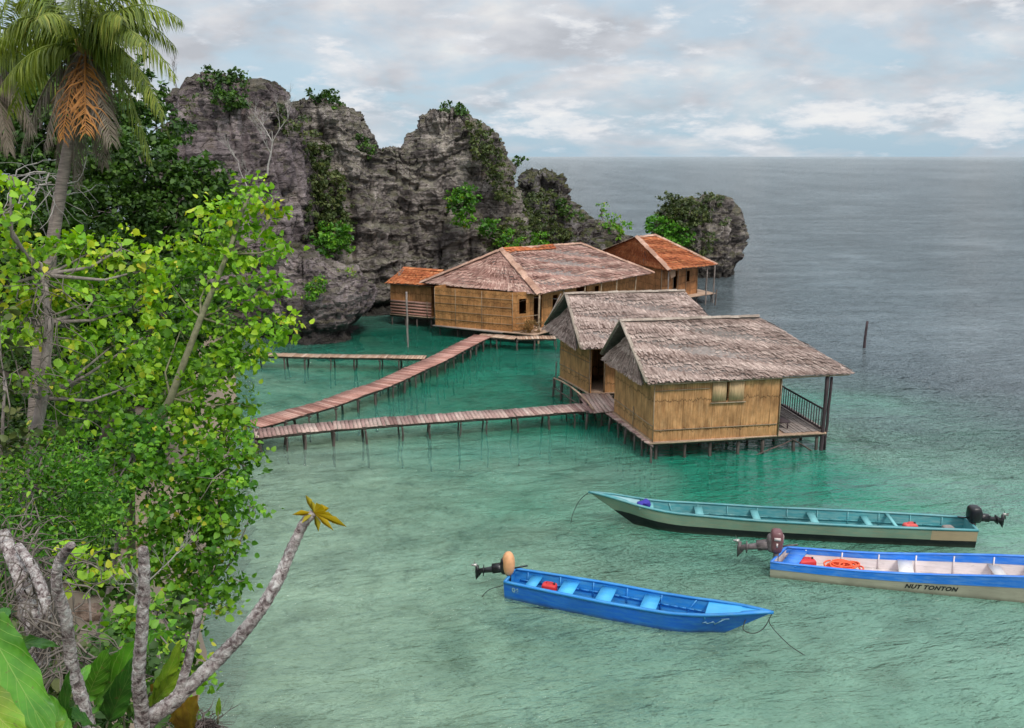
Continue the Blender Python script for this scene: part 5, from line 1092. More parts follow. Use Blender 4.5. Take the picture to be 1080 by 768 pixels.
def boat(name, origin, heading, L, prof, mats, label, seats, group='wooden longboats moored by the huts', skew=0, deck=None, ribs=9, lean=0, z_floor=.06, band=None, wall_th=.045, rail_w=.05):
    """prof(t) -> half beam top, half beam bottom, z top, z bottom, x top, x bottom   (t from stern 0 to bow 1)"""
    root = empty(name, origin, heading, label=label, cat='boat', group=group); n = 44; T_ = [1-(1-i/n)**1.25 if False else i/n for i in range(n+1)]
    def pt(t, f, s, inset=0):      # f 0 bottom .. 1 top
        bt, bb, zt, zb, xt, xb = prof(t); b = bb+(bt-bb)*(f**.85); x = xb+(xt-xb)*f; z = zb+(zt-zb)*f
        b = max(b-inset, .0); x = x-(inset*1.5 if t > .9 else 0); return Vector((x+skew*s*b*max(0, 1-t*2.0), s*b, z))
    f0s = band if band else 0.0
    def shell(f0, f1, nm, mat_, k=5, bottom=False, transom=False):
        m = MB()
        for s in (-1, 1):
            V = [pt(t, f0+(f1-f0)*j/k, s) for t in T_ for j in range(k+1)]; F_ = [(i*(k+1)+j, (i+1)*(k+1)+j, (i+1)*(k+1)+j+1, i*(k+1)+j+1) for i in range(n) for j in range(k)]
            m.add(V, F_ if s < 0 else [q[::-1] for q in F_])
        V = [pt(0, f0+(f1-f0)*j/k, s) for j in range(k+1) for s in (-1, 1)]; m.add(V, [(2*j, 2*j+2, 2*j+3, 2*j+1) for j in range(k)])
        if bottom: V = [pt(t, 0, s) for t in T_ for s in (-1, 1)]; m.add(V, [(2*i, 2*i+1, 2*i+3, 2*i+2) for i in range(n)])
        return m.build(nm, MAT[mat_], root, smooth=False)
    if band: shell(0, band, 'lower_hull', mats['low'], bottom=True); shell(band, 1, 'hull', mats['hull'])
    else: shell(0, 1, 'hull', mats['hull'], bottom=True)
    # inner lining
    m = MB(); th = wall_th; k = 3; tmax = .97; TI = [.006+t*(tmax-.006) for t in T_]
    def ff(t): bt, bb, zt, zb, xt, xb = prof(t); return min(.9, max(.05, (z_floor+max(0, zb)+.02-zb)/(zt-zb)))
    for s in (-1, 1):
        V = [pt(t, ff(t)+(1-ff(t))*j/k, s, th) for t in TI for j in range(k+1)]; F_ = [(i*(k+1)+j, i*(k+1)+j+1, (i+1)*(k+1)+j+1, (i+1)*(k+1)+j) for i in range(n) for j in range(k)]; m.add(V, F_ if s < 0 else [q[::-1] for q in F_])
    V = [pt(t, ff(t), s, th) for t in TI for s in (-1, 1)]; m.add(V, [(2*i, 2*i+2, 2*i+3, 2*i+1) for i in range(n)])
    V = [pt(TI[0], ff(TI[0])+(1-ff(TI[0]))*j/k, s, th) for j in range(k+1) for s in (-1, 1)]; m.add(V, [(2*j, 2*j+1, 2*j+3, 2*j+2) for j in range(k)])
    m.build('inner_lining', MAT[mats['in']], root)
    # gunwales
    for s in (-1, 1):
        m = MB(); V = []; w = rail_w
        for t in T_:
            p = pt(t, 1, s); q = pt(t, 1, s, wall_th+w*.6); o = Vector((0, s*.012, 0)); V += [p+o+Vector((0, 0, .012)), q+Vector((0, 0, .012)), q-Vector((0, 0, .03)), p+o-Vector((0, 0, mats.get('raild', .05)))]
        F_ = [(i*4+j, i*4+(j+1) % 4, (i+1)*4+(j+1) % 4, (i+1)*4+j) for i in range(n) for j in range(4)]+[(0, 3, 2, 1)]; m.add(V, F_ if s > 0 else [q[::-1] for q in F_]); m.build('gunwale', MAT[mats['rail']], root)
    m = MB(); a, b = pt(0, 1, -1), pt(0, 1, 1); m.bar(a+Vector((.03, .02, -.02)), b+Vector((.03, -.02, -.02)), .07, .07); m.build('transom_cap', MAT[mats['rail']], root)
    # seats and ribs
    for (t, wd, drop) in seats:
        m = MB(); a = pt(t, 1, -1, wall_th+.005); b = pt(t, 1, 1, wall_th+.005); m.bar(a-Vector((0, 0, drop)), b-Vector((0, 0, drop)), wd, .035); m.build('seat', MAT[mats['seat']], root)
    for i in range(ribs):
        t = .06+.80*i/max(1, ribs-1); 
        for s in (-1, 1): m = MB(); m.bar(pt(t, ff(t), s, wall_th+.02), pt(t, .94, s, wall_th+.015), .035, .035, up=(1, 0, 0)); m.build('rib', MAT[mats['in']], root)
    if mats.get('stringer'):
        for s in (-1, 1):
            m = MB(); q = [pt(t, .55, s, wall_th+.03) for t in [.03+.04*i for i in range(21)]]
            for a, b in zip(q, q[1:]): m.bar(a, b, .03, .045)
            m.build('inner_stringer', MAT[mats['stringer']], root)
    if deck:
        t0, dz = deck; m = MB(); ts = [t0+(1-t0)*i/12 for i in range(13)]; V = []
        for t in ts:
            p, q = pt(t, 1, -1, wall_th*.5*(1-t)), pt(t, 1, 1, wall_th*.5*(1-t)); V += [p-Vector((0, 0, dz*(1-t)/(1-t0)-.004)), q-Vector((0, 0, dz*(1-t)/(1-t0)-.004))]
        m.add(V, [(2*i, 2*i+2, 2*i+3, 2*i+1) for i in range(12)]); e0, e1 = Vector(V[0]), Vector(V[1]); m.bar(e0-Vector((0, 0, .04)), e1-Vector((0, 0, .04)), .03, .08)
        m.build('bow_deck', MAT[mats['deck']], root)
    return root, pt
def lettering(root, txt, size, pt, t0, t1, f, s, m, shear=0, name='lettering', off=.012, bold=0.0):
    cu = bpy.data.curves.new('lettering', 'FONT'); cu.body = txt; cu.size = size; cu.shear = shear; cu.extrude = .002; cu.offset = bold; cu.align_x = 'LEFT'; cu.align_y = 'CENTER'; cu.space_character = 1.1
    tmp = bpy.data.objects.new('tmp', cu); COL.objects.link(tmp); bpy.context.view_layer.update()
    me = bpy.data.meshes.new_from_object(tmp.evaluated_get(bpy.context.evaluated_depsgraph_get())); bpy.data.objects.remove(tmp)
    o = bpy.data.objects.new(name, me); COL.objects.link(o); o.parent = root; me.materials.clear(); me.materials.append(MAT[m])
    a, b = pt(t0, f, s), pt(t1, f, s); x = (b-a).normalized(); up = (pt(t0, 1, s)-pt(t0, .3, s)).normalized(); zn = x.cross(up).normalized(); up = zn.cross(x)
    if zn.y*s < 0: zn = -zn; up = -up if False else up
    M = Matrix((x, up, x.cross(up))).transposed().to_4x4(); M.translation = a+x.cross(up)*off; o.matrix_local = M; return o
def ip(t, xs, ys): return float(np.interp(t, xs, ys))
def sm(t, a, b): u = min(1, max(0, (t-a)/(b-a))); return u*u*(3-2*u)

# blue boat
def prof_blue(t):
    b = ip(t, [0, .15, .4, .65, .78, .88, .95, 1], [.44, .50, .56, .52, .43, .28, .13, .012]); zt = .54+.30*sm(t, .55, 1.05)**1.3; return b, b*.80, zt, -.10+.06*sm(t, .8, 1), 7.15*t, 7.15*t-1.22*sm(t, .55, 1)
blue, bpt = boat('longboat', (-.08, 21.98, 0), math.atan2(-2.52, 6.66), 7.15, prof_blue, dict(hull='blue_hull', rail='blue_in', seat='blue_seat', deck='blue_seat', stringer='blue_in', **{'in': 'blue_in'}),
                 'small bright blue wooden boat with a tan outboard cowl, nearest the camera', [(.22+.02, .42, .13), (.39, .42, .12), (.56, .42, .12), (.10, .30, .12)], deck=(.77, .05), ribs=7)
motor(blue, (-.02, .0, .42), 0.35, -.12, 'cowl_tan', 'motor_black', 1.08, .80, (.34, .44, .66), flat=True)
lettering(blue, '06', .20, bpt, .035, .08, .68, -1, 'letter_faded', bold=.008)
def bow_mark():
    m = MB(); q = [bpt(.80+.010*i, .62+.05*math.sin(i*1.9), -1)+Vector((0, -.012, 0)) for i in range(7)]
    for a, b in zip(q, q[1:]): m.bar(a, b, .02, .006, up=(0, 1, 0))
    a = bpt(.868, .78, -1); b = bpt(.868, .52, -1); m.bar(a+Vector((0, -.015, 0)), b+Vector((0, -.015, 0)), .025, .006, up=(0, 1, 0)); a = bpt(.855, .78, -1); b = bpt(.885, .78, -1); m.bar(a+Vector((0, -.015, 0)), b+Vector((0, -.015, 0)), .02, .006, up=(0, 1, 0)); m.build('bow_marking', MAT['letter_faded'], blue)
bow_mark()
# green boat (bow to the left)
def prof_green(t):
    b = ip(t, [0, .1, .3, .6, .75, .86, .94, 1], [.52, .58, .64, .60, .52, .36, .17, .012]); zt = .64+.08*sm(t, .5, .8)+.42*sm(t, .74, 1.02)**1.2; return b, b*.80, zt, -.08+.12*sm(t, .88, 1), 12.2*t, 12.2*t-1.55*sm(t, .7, 1)
green, gpt = boat('longboat', (14.66, 25.22, 0), math.atan2(1.44, -12.06), 12.2, prof_green, dict(hull='sage_hull', low='black_hull', rail='teal_in', seat='teal_seat', deck='pale_deck', stringer='teal_in', **{'in': 'teal_in'}),
                  'longest boat, sage-green and black hull with teal inside and a black outboard', [(.20, .10, .04), (.40, .24, .12), (.55, .24, .12), (.26, .20, .16), (.70, .26, .12), (.835, .30, .10)], deck=(.86, .06), ribs=11, band=.45)
motor(green, (-.02, 0, .52), .12, -.10, 'motor_black', 'motor_black', 1.08, .84, (.36, .40, .50))
m = MB(); q0 = [gpt(t, f, 1)+Vector((0, .004, 0)) for t in (.001, .03, .06, .09, .115) for f in (.44, .62, .8, .93)]
m.add(q0, [(i*4+j, i*4+j+1, i*4+j+5, i*4+j+4) for i in range(4) for j in range(3)]); m.build('bare_wood_patch', MAT['tan_patch'], green)
# white boat
WH = math.atan2(21.98-23.4, 14.45-7.75)
def prof_white(t):
    b = ip(t, [0, .15, .4, .65, .8, .9, .96, 1], [.58, .64, .70, .68, .55, .34, .15, .012]); zt = .52+.36*sm(t, .15, .75)+.30*sm(t, .78, 1); return b, b*.84, zt, -.10+.06*sm(t, .85, 1), 10.8*t, 10.8*t-1.6*sm(t, .55, 1)
white, wpt = boat('longboat', (7.90, 23.30, 0), WH, 10.8, prof_white, dict(hull='cream_hull', rail='royal_rail', seat='white_seat', deck='white_seat', raild=.03, **{'in': 'white_in'}),
                  'cream boat with a royal-blue top band and pinkish-white inside, cut by the right edge', [(.33, .40, .20), (.66, .4, .22), (.56, .32, .3)], deck=(.84, .06), ribs=9, skew=.45, rail_w=.04)
for s in (-1, 1):
    m = MB(); n = 40; V = [wpt(i/n, f, s)+Vector((0, s*.012, 0)) for i in range(n+1) for f in ((.62, 1.0) if True else ())]; F_ = [(2*i, 2*i+2, 2*i+3, 2*i+1) for i in range(n)]; m.add(V, F_ if s < 0 else [q[::-1] for q in F_])
    V = [wpt(.004+i/n*.95, f, s, .055) for i in range(n+1) for f in (.72, 1.0)]; m.add(V, F_ if s > 0 else [q[::-1] for q in F_]); m.build('blue_band', MAT['royal_rail'], white)
m = MB(); m.add([wpt(.002, .6, -1)-Vector((.01, 0, 0)), wpt(.002, .6, 1)-Vector((.01, 0, 0)), wpt(.002, 1, 1)-Vector((.01, 0, 0)), wpt(.002, 1, -1)-Vector((.01, 0, 0))], [(0, 1, 2, 3)])
m.bar(wpt(.045, 1, -1, .05)-Vector((0, 0, .06)), wpt(.045, 1, 1, .05)-Vector((0, 0, .06)), .42, .04); m.build('stern_board', MAT['royal_rail'], white)
mo = motor(white, (-.08, -.05, .44), .02, -.16, 'motor_maroon', 'motor_grey', 1.25, .82, (.30, .38, .58))
for c_, sz_ in (((.191, -.03, .62), (.012, .14, .21)), ((0, -.240, .67), (.18, .012, .09)), ((0, -.240, .48), (.05, .012, .12))): m = MB(); m.box(c_, sz_); m.build('decal', MAT['letter_pale'], mo)
lettering(white, 'NUT TONTON', .188, wpt, .325, .44, .42, -1, 'letter_black', shear=.30, bold=.006)

def lump(name, loc, size, mat_, label, cat, rz=0, seed=0, box=True, group=None, parts=None):
    root = empty(name, loc, rz, label=label, cat=cat, group=group); g = np.random.default_rng(seed)
    V = []; F_ = []; n, k = 12, 16
    for i in range(n+1):
        ph = -math.pi/2+math.pi*i/n
        for j in range(k):
            th = 2*math.pi*j/k; pw = 5 if box else 2.4; f = lambda v: math.copysign(abs(v)**(2/pw), v)
            V.append((size[0]/2*f(math.cos(ph))*f(math.cos(th)), size[1]/2*f(math.cos(ph))*f(math.sin(th)), size[2]/2*(1+f(math.sin(ph)))))
    V = np.array(V); V += (0 if box else 1)*fbm(V*9+seed, 3, seed)[:, None]*.04
    m = MB(); m.add(V, [(i*k+j, i*k+(j+1) % k, (i+1)*k+(j+1) % k, (i+1)*k+j) for i in range(n) for j in range(k)]); m.build('body', MAT[mat_], root, smooth=True)
    if parts:
        z = size[2]; m = MB(); m.tube([(-.1, 0, z-.01), (-.08, 0, z+.05), (.08, 0, z+.05), (.1, 0, z-.01)], .012, 6); m.build('handle', MAT[mat_], root); m = MB(); m.tube([(size[0]*.33, 0, z-.02), (size[0]*.33, 0, z+.04)], .03, 8); m.build('cap', MAT['motor_black'], root)
    return root
lump('fuel_can', (blue.matrix_basis @ Vector((1.18, .05, .20))), (.42, .30, .26), 'paint_red', 'red fuel can in the stern of the small blue boat', 'fuel can', -.3, 1, parts=1)
lump('fuel_can', (white.matrix_basis @ Vector((.80, -.02, .12))), (.58, .34, .34), 'paint_red', 'red fuel can with black strap in the stern of the cream and blue boat', 'fuel can', .1, 2, parts=1)
lump('fuel_can', (green.matrix_basis @ Vector((1.9, .10, .24))), (.44, .30, .34), 'fabric_pinkred', 'faded red fuel can near the stern of the long green boat', 'fuel can', .1, 3, parts=1)
lump('wooden_box', (green.matrix_basis @ Vector((.75, .12, .36))), (.34, .28, .20), 'timber_grey', 'small brown box right beside the black outboard of the long green boat', 'box', .1, 4)
lump('cloth_bundle', (green.matrix_basis @ Vector((10.35, .06, .72))), (.5, .34, .20), 'cloth_indigo', 'indigo cloth bundle on the foredeck of the long green boat', 'bundle', .4, 5, box=False)
def rope_coil(loc, label):
    g = random.Random(3); m = MB()
    for k in range(22):
        r = g.uniform(.14, .42); c = Vector((g.uniform(-.14, .14), g.uniform(-.1, .1), .03+g.uniform(0, .24)*(1-r)));  ph = g.uniform(0, 6.28); tx, ty = g.uniform(-.35, .35), g.uniform(-.35, .35)
        q = [c+Vector((math.cos(a)*r*1.15, math.sin(a)*r*.7, max(-c.z+.02, math.cos(a)*tx*r+math.sin(a)*ty*r))) for a in [ph+i*.42 for i in range(15)]]; m.tube(q, .026, 6)
    o = m.build('rope_coil', MAT['fabric_orange'], smooth=True, label=label, cat='rope'); o.location = loc
rope_coil(white.matrix_basis @ Vector((1.85, .05, .12)), 'heap of orange rope coiled on the floor of the cream and blue boat')
def rope(pts, label, r=.012, m='rope_dark', name='mooring_rope'):
    b = Vector(pts[0]); q = [Vector(p)-b for p in pts]; out = []
    for i in range(len(q)-1):
        for k in range(6):
            t = k/6; p0 = q[max(i-1, 0)]; p1 = q[i]; p2 = q[i+1]; p3 = q[min(i+2, len(q)-1)]; out.append(.5*((2*p1)+(p2-p0)*t+(2*p0-5*p1+4*p2-p3)*t*t+(3*p1-p0-3*p2+p3)*t**3))
    out.append(q[-1]); mb = MB(); mb.tube(out, r, 5); o = mb.build(name, MAT[m], smooth=True, label=label, cat='rope', group='mooring ropes'); o.location = b; return o
bw = blue.matrix_basis @ Vector((7.12, 0, .80))
rope([bw, G(812, 658, .3), G(832, 680, .12), G(852, 693, -.03)], 'mooring line dropping into the water right of the small blue boat bow')
rope([bw, G(806, 662, .45), G(795, 668, .35), G(784, 664, .35), bpt and blue.matrix_basis @ Vector((6.5, -.05, .55))], 'slack loop of rope hanging under the small blue boat bow', .014)
rope([blue.matrix_basis @ Vector((-.02, -.40, .40)), G(516, 622, .18), G(508, 630, -.02)], 'short stern line of the small blue boat', .012)
gw = green.matrix_basis @ Vector((12.18, 0, 1.1))
rope([gw, G(612, 527, .7), G(605, 540, .3), G(602, 552, -.03)], 'thin mooring line falling from the raised bow of the long green boat', .012)

# ------------------------------------------------------------------ foreground bare stems and broad leaves on the look-out ledge
def flaky():
    m, t, b = mat('bark_flaky'); tc = t.nodes.new('ShaderNodeTexCoord')
    n = noise(t, 26, 6, .7, dist=.6); r = ramp(t, [(.36, (.12, .09, .085)), (.44, (.34, .27, .26)), (.52, (.58, .51, .48)), (.62, (.82, .78, .74))]); t.links.new(n.outputs[0], r.inputs[0])
    n2 = noise(t, 5, 4, .6); r2 = ramp(t, [(.35, .65), (.65, 1.15)]); t.links.new(n2.outputs[0], r2.inputs[0]); c = mixc(t, 1, r.outputs[0], r2.outputs[0], 'MULTIPLY')
    t.links.new(c, b.inputs['Base Color']); b.inputs['Roughness'].default_value = .95; b.inputs['Specular IOR Level'].default_value = .15; bump(t, b, n.outputs[0], .05)
flaky()
def stem_mesh(mb, pts, r0, r1, seed, ring=.035, n=18):
    q = [Vector(p) for p in pts]; out = []
    for i in range(len(q)-1):
        for k in range(24):
            t = k/24; p0 = q[max(i-1, 0)]; p1 = q[i]; p2 = q[i+1]; p3 = q[min(i+2, len(q)-1)]; out.append(.5*((2*p1)+(p2-p0)*t+(2*p0-5*p1+4*p2-p3)*t*t+(3*p1-p0-3*p2+p3)*t**3))
    out.append(q[-1]); dist = 0; V = []; prev = None; m = len(out)
    for i, p in enumerate(out):
        d = (out[min(i+1, m-1)]-out[max(i-1, 0)]).normalized(); u = d.orthogonal().normalized() if prev is None else (prev-d*prev.dot(d)).normalized(); prev = u; w = d.cross(u)
        if i: dist += (p-out[i-1]).length
        f = i/(m-1); rad = r0+(r1-r0)*f
        if i > m-4: rad *= (.96, .82, .5)[i-m+3]
        for k in range(n):
            a = 2*math.pi*k/n; ph = (dist/ring+.35*math.sin(a+seed)+.25*math.sin(dist*9)) % 1.0
            s = np.array([[math.cos(a)*1.2, math.sin(a)*1.2, dist*9]]); bb = float(fbm(s*2.2, 3, seed)[0])*.10
            V.append(p+(u*math.cos(a)+w*math.sin(a))*rad*(1+.11*(1-ph)**1.5-.06+bb))
    F_ = [(i*n+k, i*n+(k+1) % n, (i+1)*n+(k+1) % n, (i+1)*n+k) for i in range(m-1) for k in range(n)]+[tuple((m-1)*n+k for k in range(n))]
    mb.add(V, F_)
    return out[-1]
def bare_plant(base, stems, label, group='bare stems on the look-out ledge'):
    root = empty('bare_shrub', base, label=label, cat='shrub', group=group); b = Vector(base); e = []
    for i, (pts, r0, r1) in enumerate(stems): mb = MB(); e.append(stem_mesh(mb, [Vector(p)-b for p in pts], r0, r1, i+int(abs(b.x)*10))); mb.build('stem', MAT['bark_flaky'], root, smooth=True)
    return root, e
B0 = P(150, 880, 3.5)
fork, ends = bare_plant(B0, [
    ([B0, P(151, 775, 3.6), P(185, 738, 3.65), P(225, 700, 3.75), P(262, 660, 3.85), P(290, 618, 3.95), P(308, 578, 4.05), P(320, 553, 4.1), P(331, 541, 4.12)], .042, .024),
    ([B0, P(150, 760, 3.55), P(146, 715, 3.5), P(150, 660, 3.5), P(152, 610, 3.5), P(151, 577, 3.5)], .036, .022),
    ([P(180, 745, 3.66), P(190, 725, 3.66), P(199, 695, 3.7), P(206, 665, 3.7), P(211, 642, 3.7)], .026, .016)],
    'forked bare shrub whose longest stem curves over the water to a yellow leaf tuft')
def small_leaves(root, tip, specs, m):
    mb = MB(); b = root.location
    for (px, py, Y_, w) in specs:
        e = P(px, py, Y_)-b; d = e-tip; s = d.cross(Vector((.3, .9, .2))).normalized()*w; mid = tip+d*.6; n = s.cross(d).normalized()*.012
        mb.add([tip, mid+s+n, e, mid-s+n, tip+d*.55-n], [(0, 4, 2, 1), (0, 3, 2, 4)], random.random())
    mb.build('leaf_tuft', MAT[m], root)
small_leaves(fork, ends[0], [(366, 556, 4.1, .026), (322, 522, 4.2, .018), (352, 560, 4.0, .018), (318, 552, 4.0, .014), (347, 536, 4.15, .03), (340, 533, 4.0, .03), (336, 561, 4.05, .022), (308, 543, 4.05, .018), (328, 528, 4.15, .015), (352, 545, 4.2, .02)], 'leaf_yellow')
B1 = P(125, 880, 3.3)
bare_plant(B1, [([B1, P(88, 745, 3.3), P(76, 700, 3.3), P(70, 655, 3.25), P(60, 618, 3.2), P(63, 592, 3.18), P(76, 574, 3.15)], .030, .018)], 'leftmost whitish bare stem with a hooked blunt tip')
B2 = P(45, 700, 6.2)
for lab, cl, sd, m_n in (('dark round-leaved bush close below the forked bare shrub', [(112, 700, 7, 42), (160, 722, 7, 38), (118, 752, 6.2, 44), (182, 745, 6.6, 30), (150, 775, 5.8, 44), (195, 775, 6.0, 24)], 91, 'leaf_dark'),
                          ('olive twiggy bush behind the big bottom-left leaves', [(60, 700, 7.6, 40), (25, 720, 7.0, 44), (75, 745, 6.4, 40), (50, 660, 8, 30)], 92, 'leaf_olive'),
                          ('mid-green bush between the two stones and the water', [(160, 660, 8.6, 34), (185, 700, 8.0, 32), (130, 660, 8.8, 30), (205, 720, 7.6, 18)], 93, 'leaf_mid')):
    _q = P(*cl[0][:3]); plant('leafy_bush', (_q.x, _q.y, gz(_q.x, _q.y)-.05), cl, .085, .6, m_n, lab, 'bush', seed=sd, trunk_r=.035, wide=.48, up=.8, spread=.09)
bare_plant(B2, [([B2, P(25, 620, 6.4), P(10, 580, 6.6), P(3, 560, 6.7)], .07, .05), ([B2, P(48, 640, 6.1), P(35, 600, 6.3), P(18, 575, 6.5)], .05, .035)], 'pale gnarled stems rising from the root knot at the left edge')
def broad_leaf_mat(name, c0, c1, vein):
    m, t, b = mat(name); uv = t.nodes.new('ShaderNodeUVMap'); uv.uv_map = 'UVMap'; sp = t.nodes.new('ShaderNodeSeparateXYZ'); t.links.new(uv.outputs[0], sp.inputs[0])
    n = noise(t, 9, 5, .6); r = ramp(t, [(.35, c0), (.65, c1)]); t.links.new(n.outputs[0], r.inputs[0])
    ax = N(t, 'ShaderNodeMath', operation='ABSOLUTE'); t.links.new(sp.outputs[0], ax.inputs[0])
    mid = ramp(t, [(0, 1), (.035, 0)]); t.links.new(ax.outputs[0], mid.inputs[0])
    nb = noise(t, 22, 5, .7); rb = ramp(t, [(.60, 0), (.68, .75)]); t.links.new(nb.outputs[0], rb.inputs[0]); nl = noise(t, 3.5, 3); rl = ramp(t, [(.35, .6), (.65, 1.25)]); t.links.new(nl.outputs[0], rl.inputs[0])
    v1 = N(t, 'ShaderNodeMath', operation='MULTIPLY_ADD', i_1=-.32); t.links.new(ax.outputs[0], v1.inputs[0]); t.links.new(sp.outputs[1], v1.inputs[2])
    v2 = N(t, 'ShaderNodeMath', operation='PINGPONG', i_1=.055); t.links.new(v1.outputs[0], v2.inputs[0]); rv = ramp(t, [(0, .8), (.007, 0)]); t.links.new(v2.outputs[0], rv.inputs[0])
    mx = N(t, 'ShaderNodeMath', operation='MAXIMUM'); t.links.new(mid.outputs[0], mx.inputs[0]); t.links.new(rv.outputs[0], mx.inputs[1])
    c = mixc(t, mx.outputs[0], mixc(t, 1, r.outputs[0], rl.outputs[0], 'MULTIPLY'), vein); c = mixc(t, rb.outputs[0], c, (.16, .13, .04)); t.links.new(c, b.inputs['Base Color']); b.inputs['Roughness'].default_value = .38
    bump(t, b, mx.outputs[0], .0008)
    tr = t.nodes.new('ShaderNodeBsdfTranslucent'); t.links.new(c, tr.inputs[0]); ms = t.nodes.new('ShaderNodeMixShader'); ms.inputs[0].default_value = .3; t.links.new(b.outputs[0], ms.inputs[1]); t.links.new(tr.outputs[0], ms.inputs[2])
    t.links.new(ms.outputs[0], [n for n in t.nodes if n.type == 'OUTPUT_MATERIAL'][0].inputs[0])
broad_leaf_mat('broad_green', (.07, .24, .015), (.12, .34, .02), (.26, .44, .08)); broad_leaf_mat('broad_lime', (.16, .32, .02), (.28, .42, .03), (.42, .50, .10)); broad_leaf_mat('broad_brown', (.20, .11, .015), (.34, .24, .02), (.28, .16, .04)); broad_leaf_mat('broad_deep', (.03, .13, .015), (.06, .20, .02), (.16, .30, .06))
def broad_leaf(root, a, b, width, nrm_v, m, seed=0, curl=.12):
    """leaf from stalk end a to tip b"""
    a = Vector(a)-root.location; b = Vector(b)-root.location; d = b-a; L_ = d.length; d.normalize(); s = d.cross(Vector(nrm_v)).normalized(); n = s.cross(d); g = random.Random(seed); nu, nv = 12, 20; V = []; UV = []
    ph = g.uniform(0, 6)
    for j in range(nv+1):
        t = j/nv; w = width*(math.sin(math.pi*min(1, t**.75))**.62)*(1 if t < .99 else .02)
        if j == 0: w = width*.08
        for i in range(nu+1):
            u = i/nu*2-1; z = abs(u)*w*.28-curl*L_*t*t+.025*L_*math.sin(t*26+abs(u)*-5+ph)*abs(u)+.035*L_*math.sin(t*7+u*2+ph)*abs(u); V.append(a+d*(L_*t)+s*u*w*(1+.05*math.sin(t*31+ph))+n*z); UV.append((u, t))
    F_ = [(j*(nu+1)+i, j*(nu+1)+i+1, (j+1)*(nu+1)+i+1, (j+1)*(nu+1)+i) for j in range(nv) for i in range(nu)]
    me = bpy.data.meshes.new('leaf'); me.from_pydata([tuple(v) for v in V], [], F_); uvl = me.uv_layers.new(name='UVMap')
    for l in me.loops: uvl.data[l.index].uv = UV[l.vertex_index]
    me.polygons.foreach_set('use_smooth', [True]*len(F_)); me.materials.append(MAT[m]); o = bpy.data.objects.new('leaf', me); COL.objects.link(o); o.parent = root
    mb = MB(); mb.tube([a-d*L_*.35-Vector((0, 0, .1*L_)), a-d*.1*L_, a+d*.5*L_-n*.004-n*curl*L_*.25], [.007, .006, .003], 6); mb.build('stalk', MAT['bark_green'], root)
def leaf_plant(base, leaves, label):
    root = empty('broad_leaf_plant', base, label=label, cat='plant', group='broad-leaved plants at the look-out'); bpy.context.view_layer.update()
    for i, (a, b, w, n, m, c) in enumerate(leaves): broad_leaf(root, P(*a), P(*b), w, n, m, i+int(base[0]*10), c)
    return root
leaf_plant(P(-30, 800, 2.5), [((-25, 640, 2.7), (50, 778, 2.3), .075, (.2, -.7, .7), 'broad_green', .1), ((-60, 700, 2.2), (32, 790, 1.98), .06, (.1, -.6, .8), 'broad_lime', .08), ((-25, 705, 2.6), (12, 655, 2.9), .05, (.3, -.8, .4), 'broad_green', .1), ((70, 800, 2.6), (50, 732, 2.7), .045, (.3, -.8, .5), 'broad_green', .12), ((20, 805, 2.4), (66, 758, 2.5), .045, (-.2, -.7, .6), 'broad_lime', .14), ((15, 680, 3.2), (52, 676, 3.0), .03, (0, -.6, .8), 'broad_deep', .1), ((-10, 660, 3.3), (10, 640, 3.4), .04, (0, -.8, .6), 'broad_deep', .1)],
           'large bright green leaves filling the bottom-left corner')
leaf_plant(P(75, 800, 3.1), [((70, 775, 3.1), (62, 730, 2.9), .035, (.2, -.8, .5), 'broad_deep', .2), ((100, 765, 3.2), (60, 745, 3.0), .06, (0, -.5, .8), 'broad_deep', .15), ((75, 730, 3.4), (95, 700, 3.5), .03, (.1, -.8, .5), 'broad_green', .1)],
           'dark glossy crumpled leaves at the foot of the leftmost bare stem')
leaf_plant(P(110, 800, 4.2), [((100, 745, 4.4), (148, 672, 4.1), .10, (-.3, -.7, .5), 'broad_green', .12), ((92, 735, 4.3), (112, 690, 4.2), .07, (.3, -.8, .4), 'broad_green', .1), ((115, 760, 4.3), (140, 700, 4.0), .07, (.2, -.8, .4), 'broad_deep', .1), ((130, 745, 4.4), (128, 690, 4.5), .06, (-.5, -.7, .4), 'broad_deep', .1)],
           'broad green leaves between the leftmost stem and the upright middle stem')
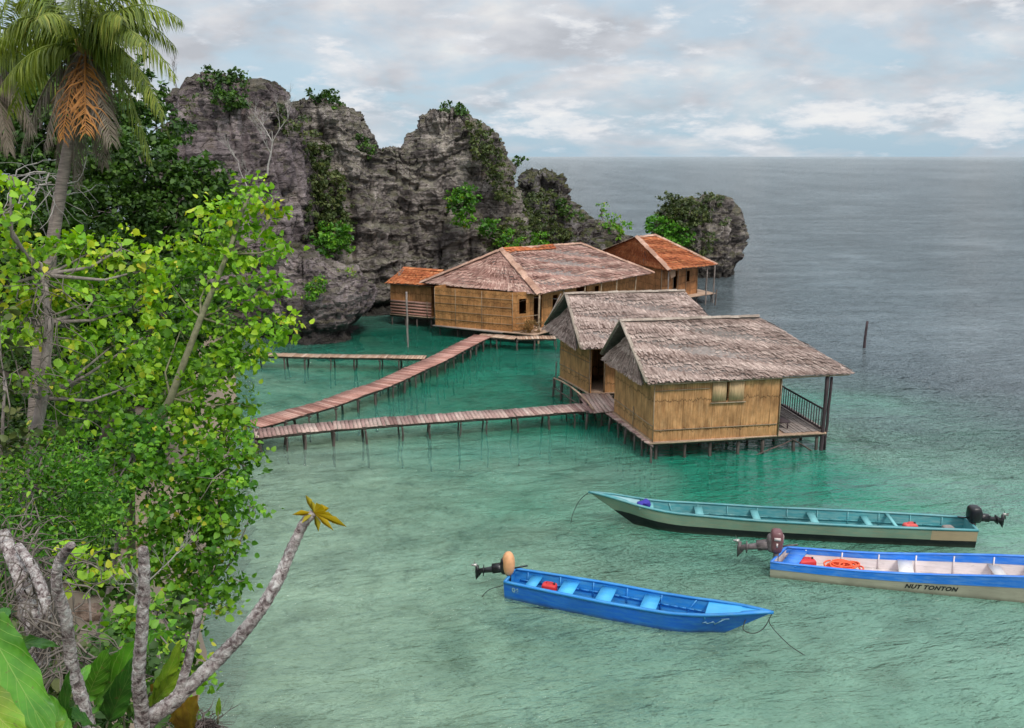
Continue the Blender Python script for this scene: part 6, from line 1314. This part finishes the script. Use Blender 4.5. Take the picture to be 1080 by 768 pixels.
leaf_plant(P(185, 800, 4.4), [((165, 735, 4.4), (188, 690, 4.2), .05, (.4, -.7, .4), 'broad_lime', .15), ((160, 745, 4.4), (182, 712, 4.2), .05, (-.2, -.8, .4), 'broad_lime', .15), ((190, 770, 4.2), (204, 738, 4.1), .075, (0, -.9, .3), 'broad_brown', .1), ((160, 730, 4.5), (178, 722, 4.3), .045, (0, -.7, .6), 'broad_brown', .15), ((205, 790, 4.2), (186, 752, 4.0), .07, (0, -.8, .4), 'broad_brown', .15)],
           'yellowing and brown leaves under the curved stem near the water edge')
leaf_plant(P(233, 775, 4.4), [((230, 755, 4.4), (231, 737, 4.4), .016, (.3, -.9, .2), 'broad_lime', .1)], 'single tiny yellow leaf on the twiggy rock at the water edge')
tangle('twig_heap', [P(190, 775, 4.5), P(208, 765, 4.5), P(225, 768, 4.5)], .05, 150, 'heap of dark dry twigs below the curved stem at the bottom edge', 'twigs', 36, 'timber_post', .005, .2)
def ledge_stones():
    g = np.random.default_rng(9)
    for k, (px, py, Y_, r, lab) in enumerate(((205, 785, 4.6, .16, 'dark stone at the water edge under the yellowing leaves'), (133, 572, 13.6, .26, 'flat pale brown rock showing through the bushes'), (92, 648, 9.0, .16, 'pale tan boulder between the leftmost bare stem and the middle stem'), (88, 722, 5.2, .14, 'brown stone behind the dark glossy leaves'))):
        for yy in np.arange(4.5, 40, .1):
            p = P(px, py, float(yy))
            if p.z < gz(p.x, p.y): break
        else: continue
        r *= p.y/Y_; V = []; F_ = []; n, m = 40, 48
        for i in range(n+1):
            ph = -math.pi/2+math.pi*i/n
            for j in range(m): th = 2*math.pi*j/m; V.append((math.cos(ph)*math.cos(th)*1.25, math.cos(ph)*math.sin(th), math.sin(ph)*.7))
        V = np.array(V); d = fbm(V*1.3+k*5, 4, k)*.22+ridged(V*2.3+k, 3, k)*.08; V = V*(1+d)[:, None]*r
        mb = MB(); mb.add(V, [(i*m+j, i*m+(j+1) % m, (i+1)*m+(j+1) % m, (i+1)*m+j) for i in range(n) for j in range(m)]); o = mb.build('stone', MAT['stone_brown'] if k else MAT['rock_dark'], label=lab, cat='rock', group='stones on the bank'); o.location = p
simple('stone_brown', (.24, .165, .12), .95, .55, 4, .15, .2)
ledge_stones()
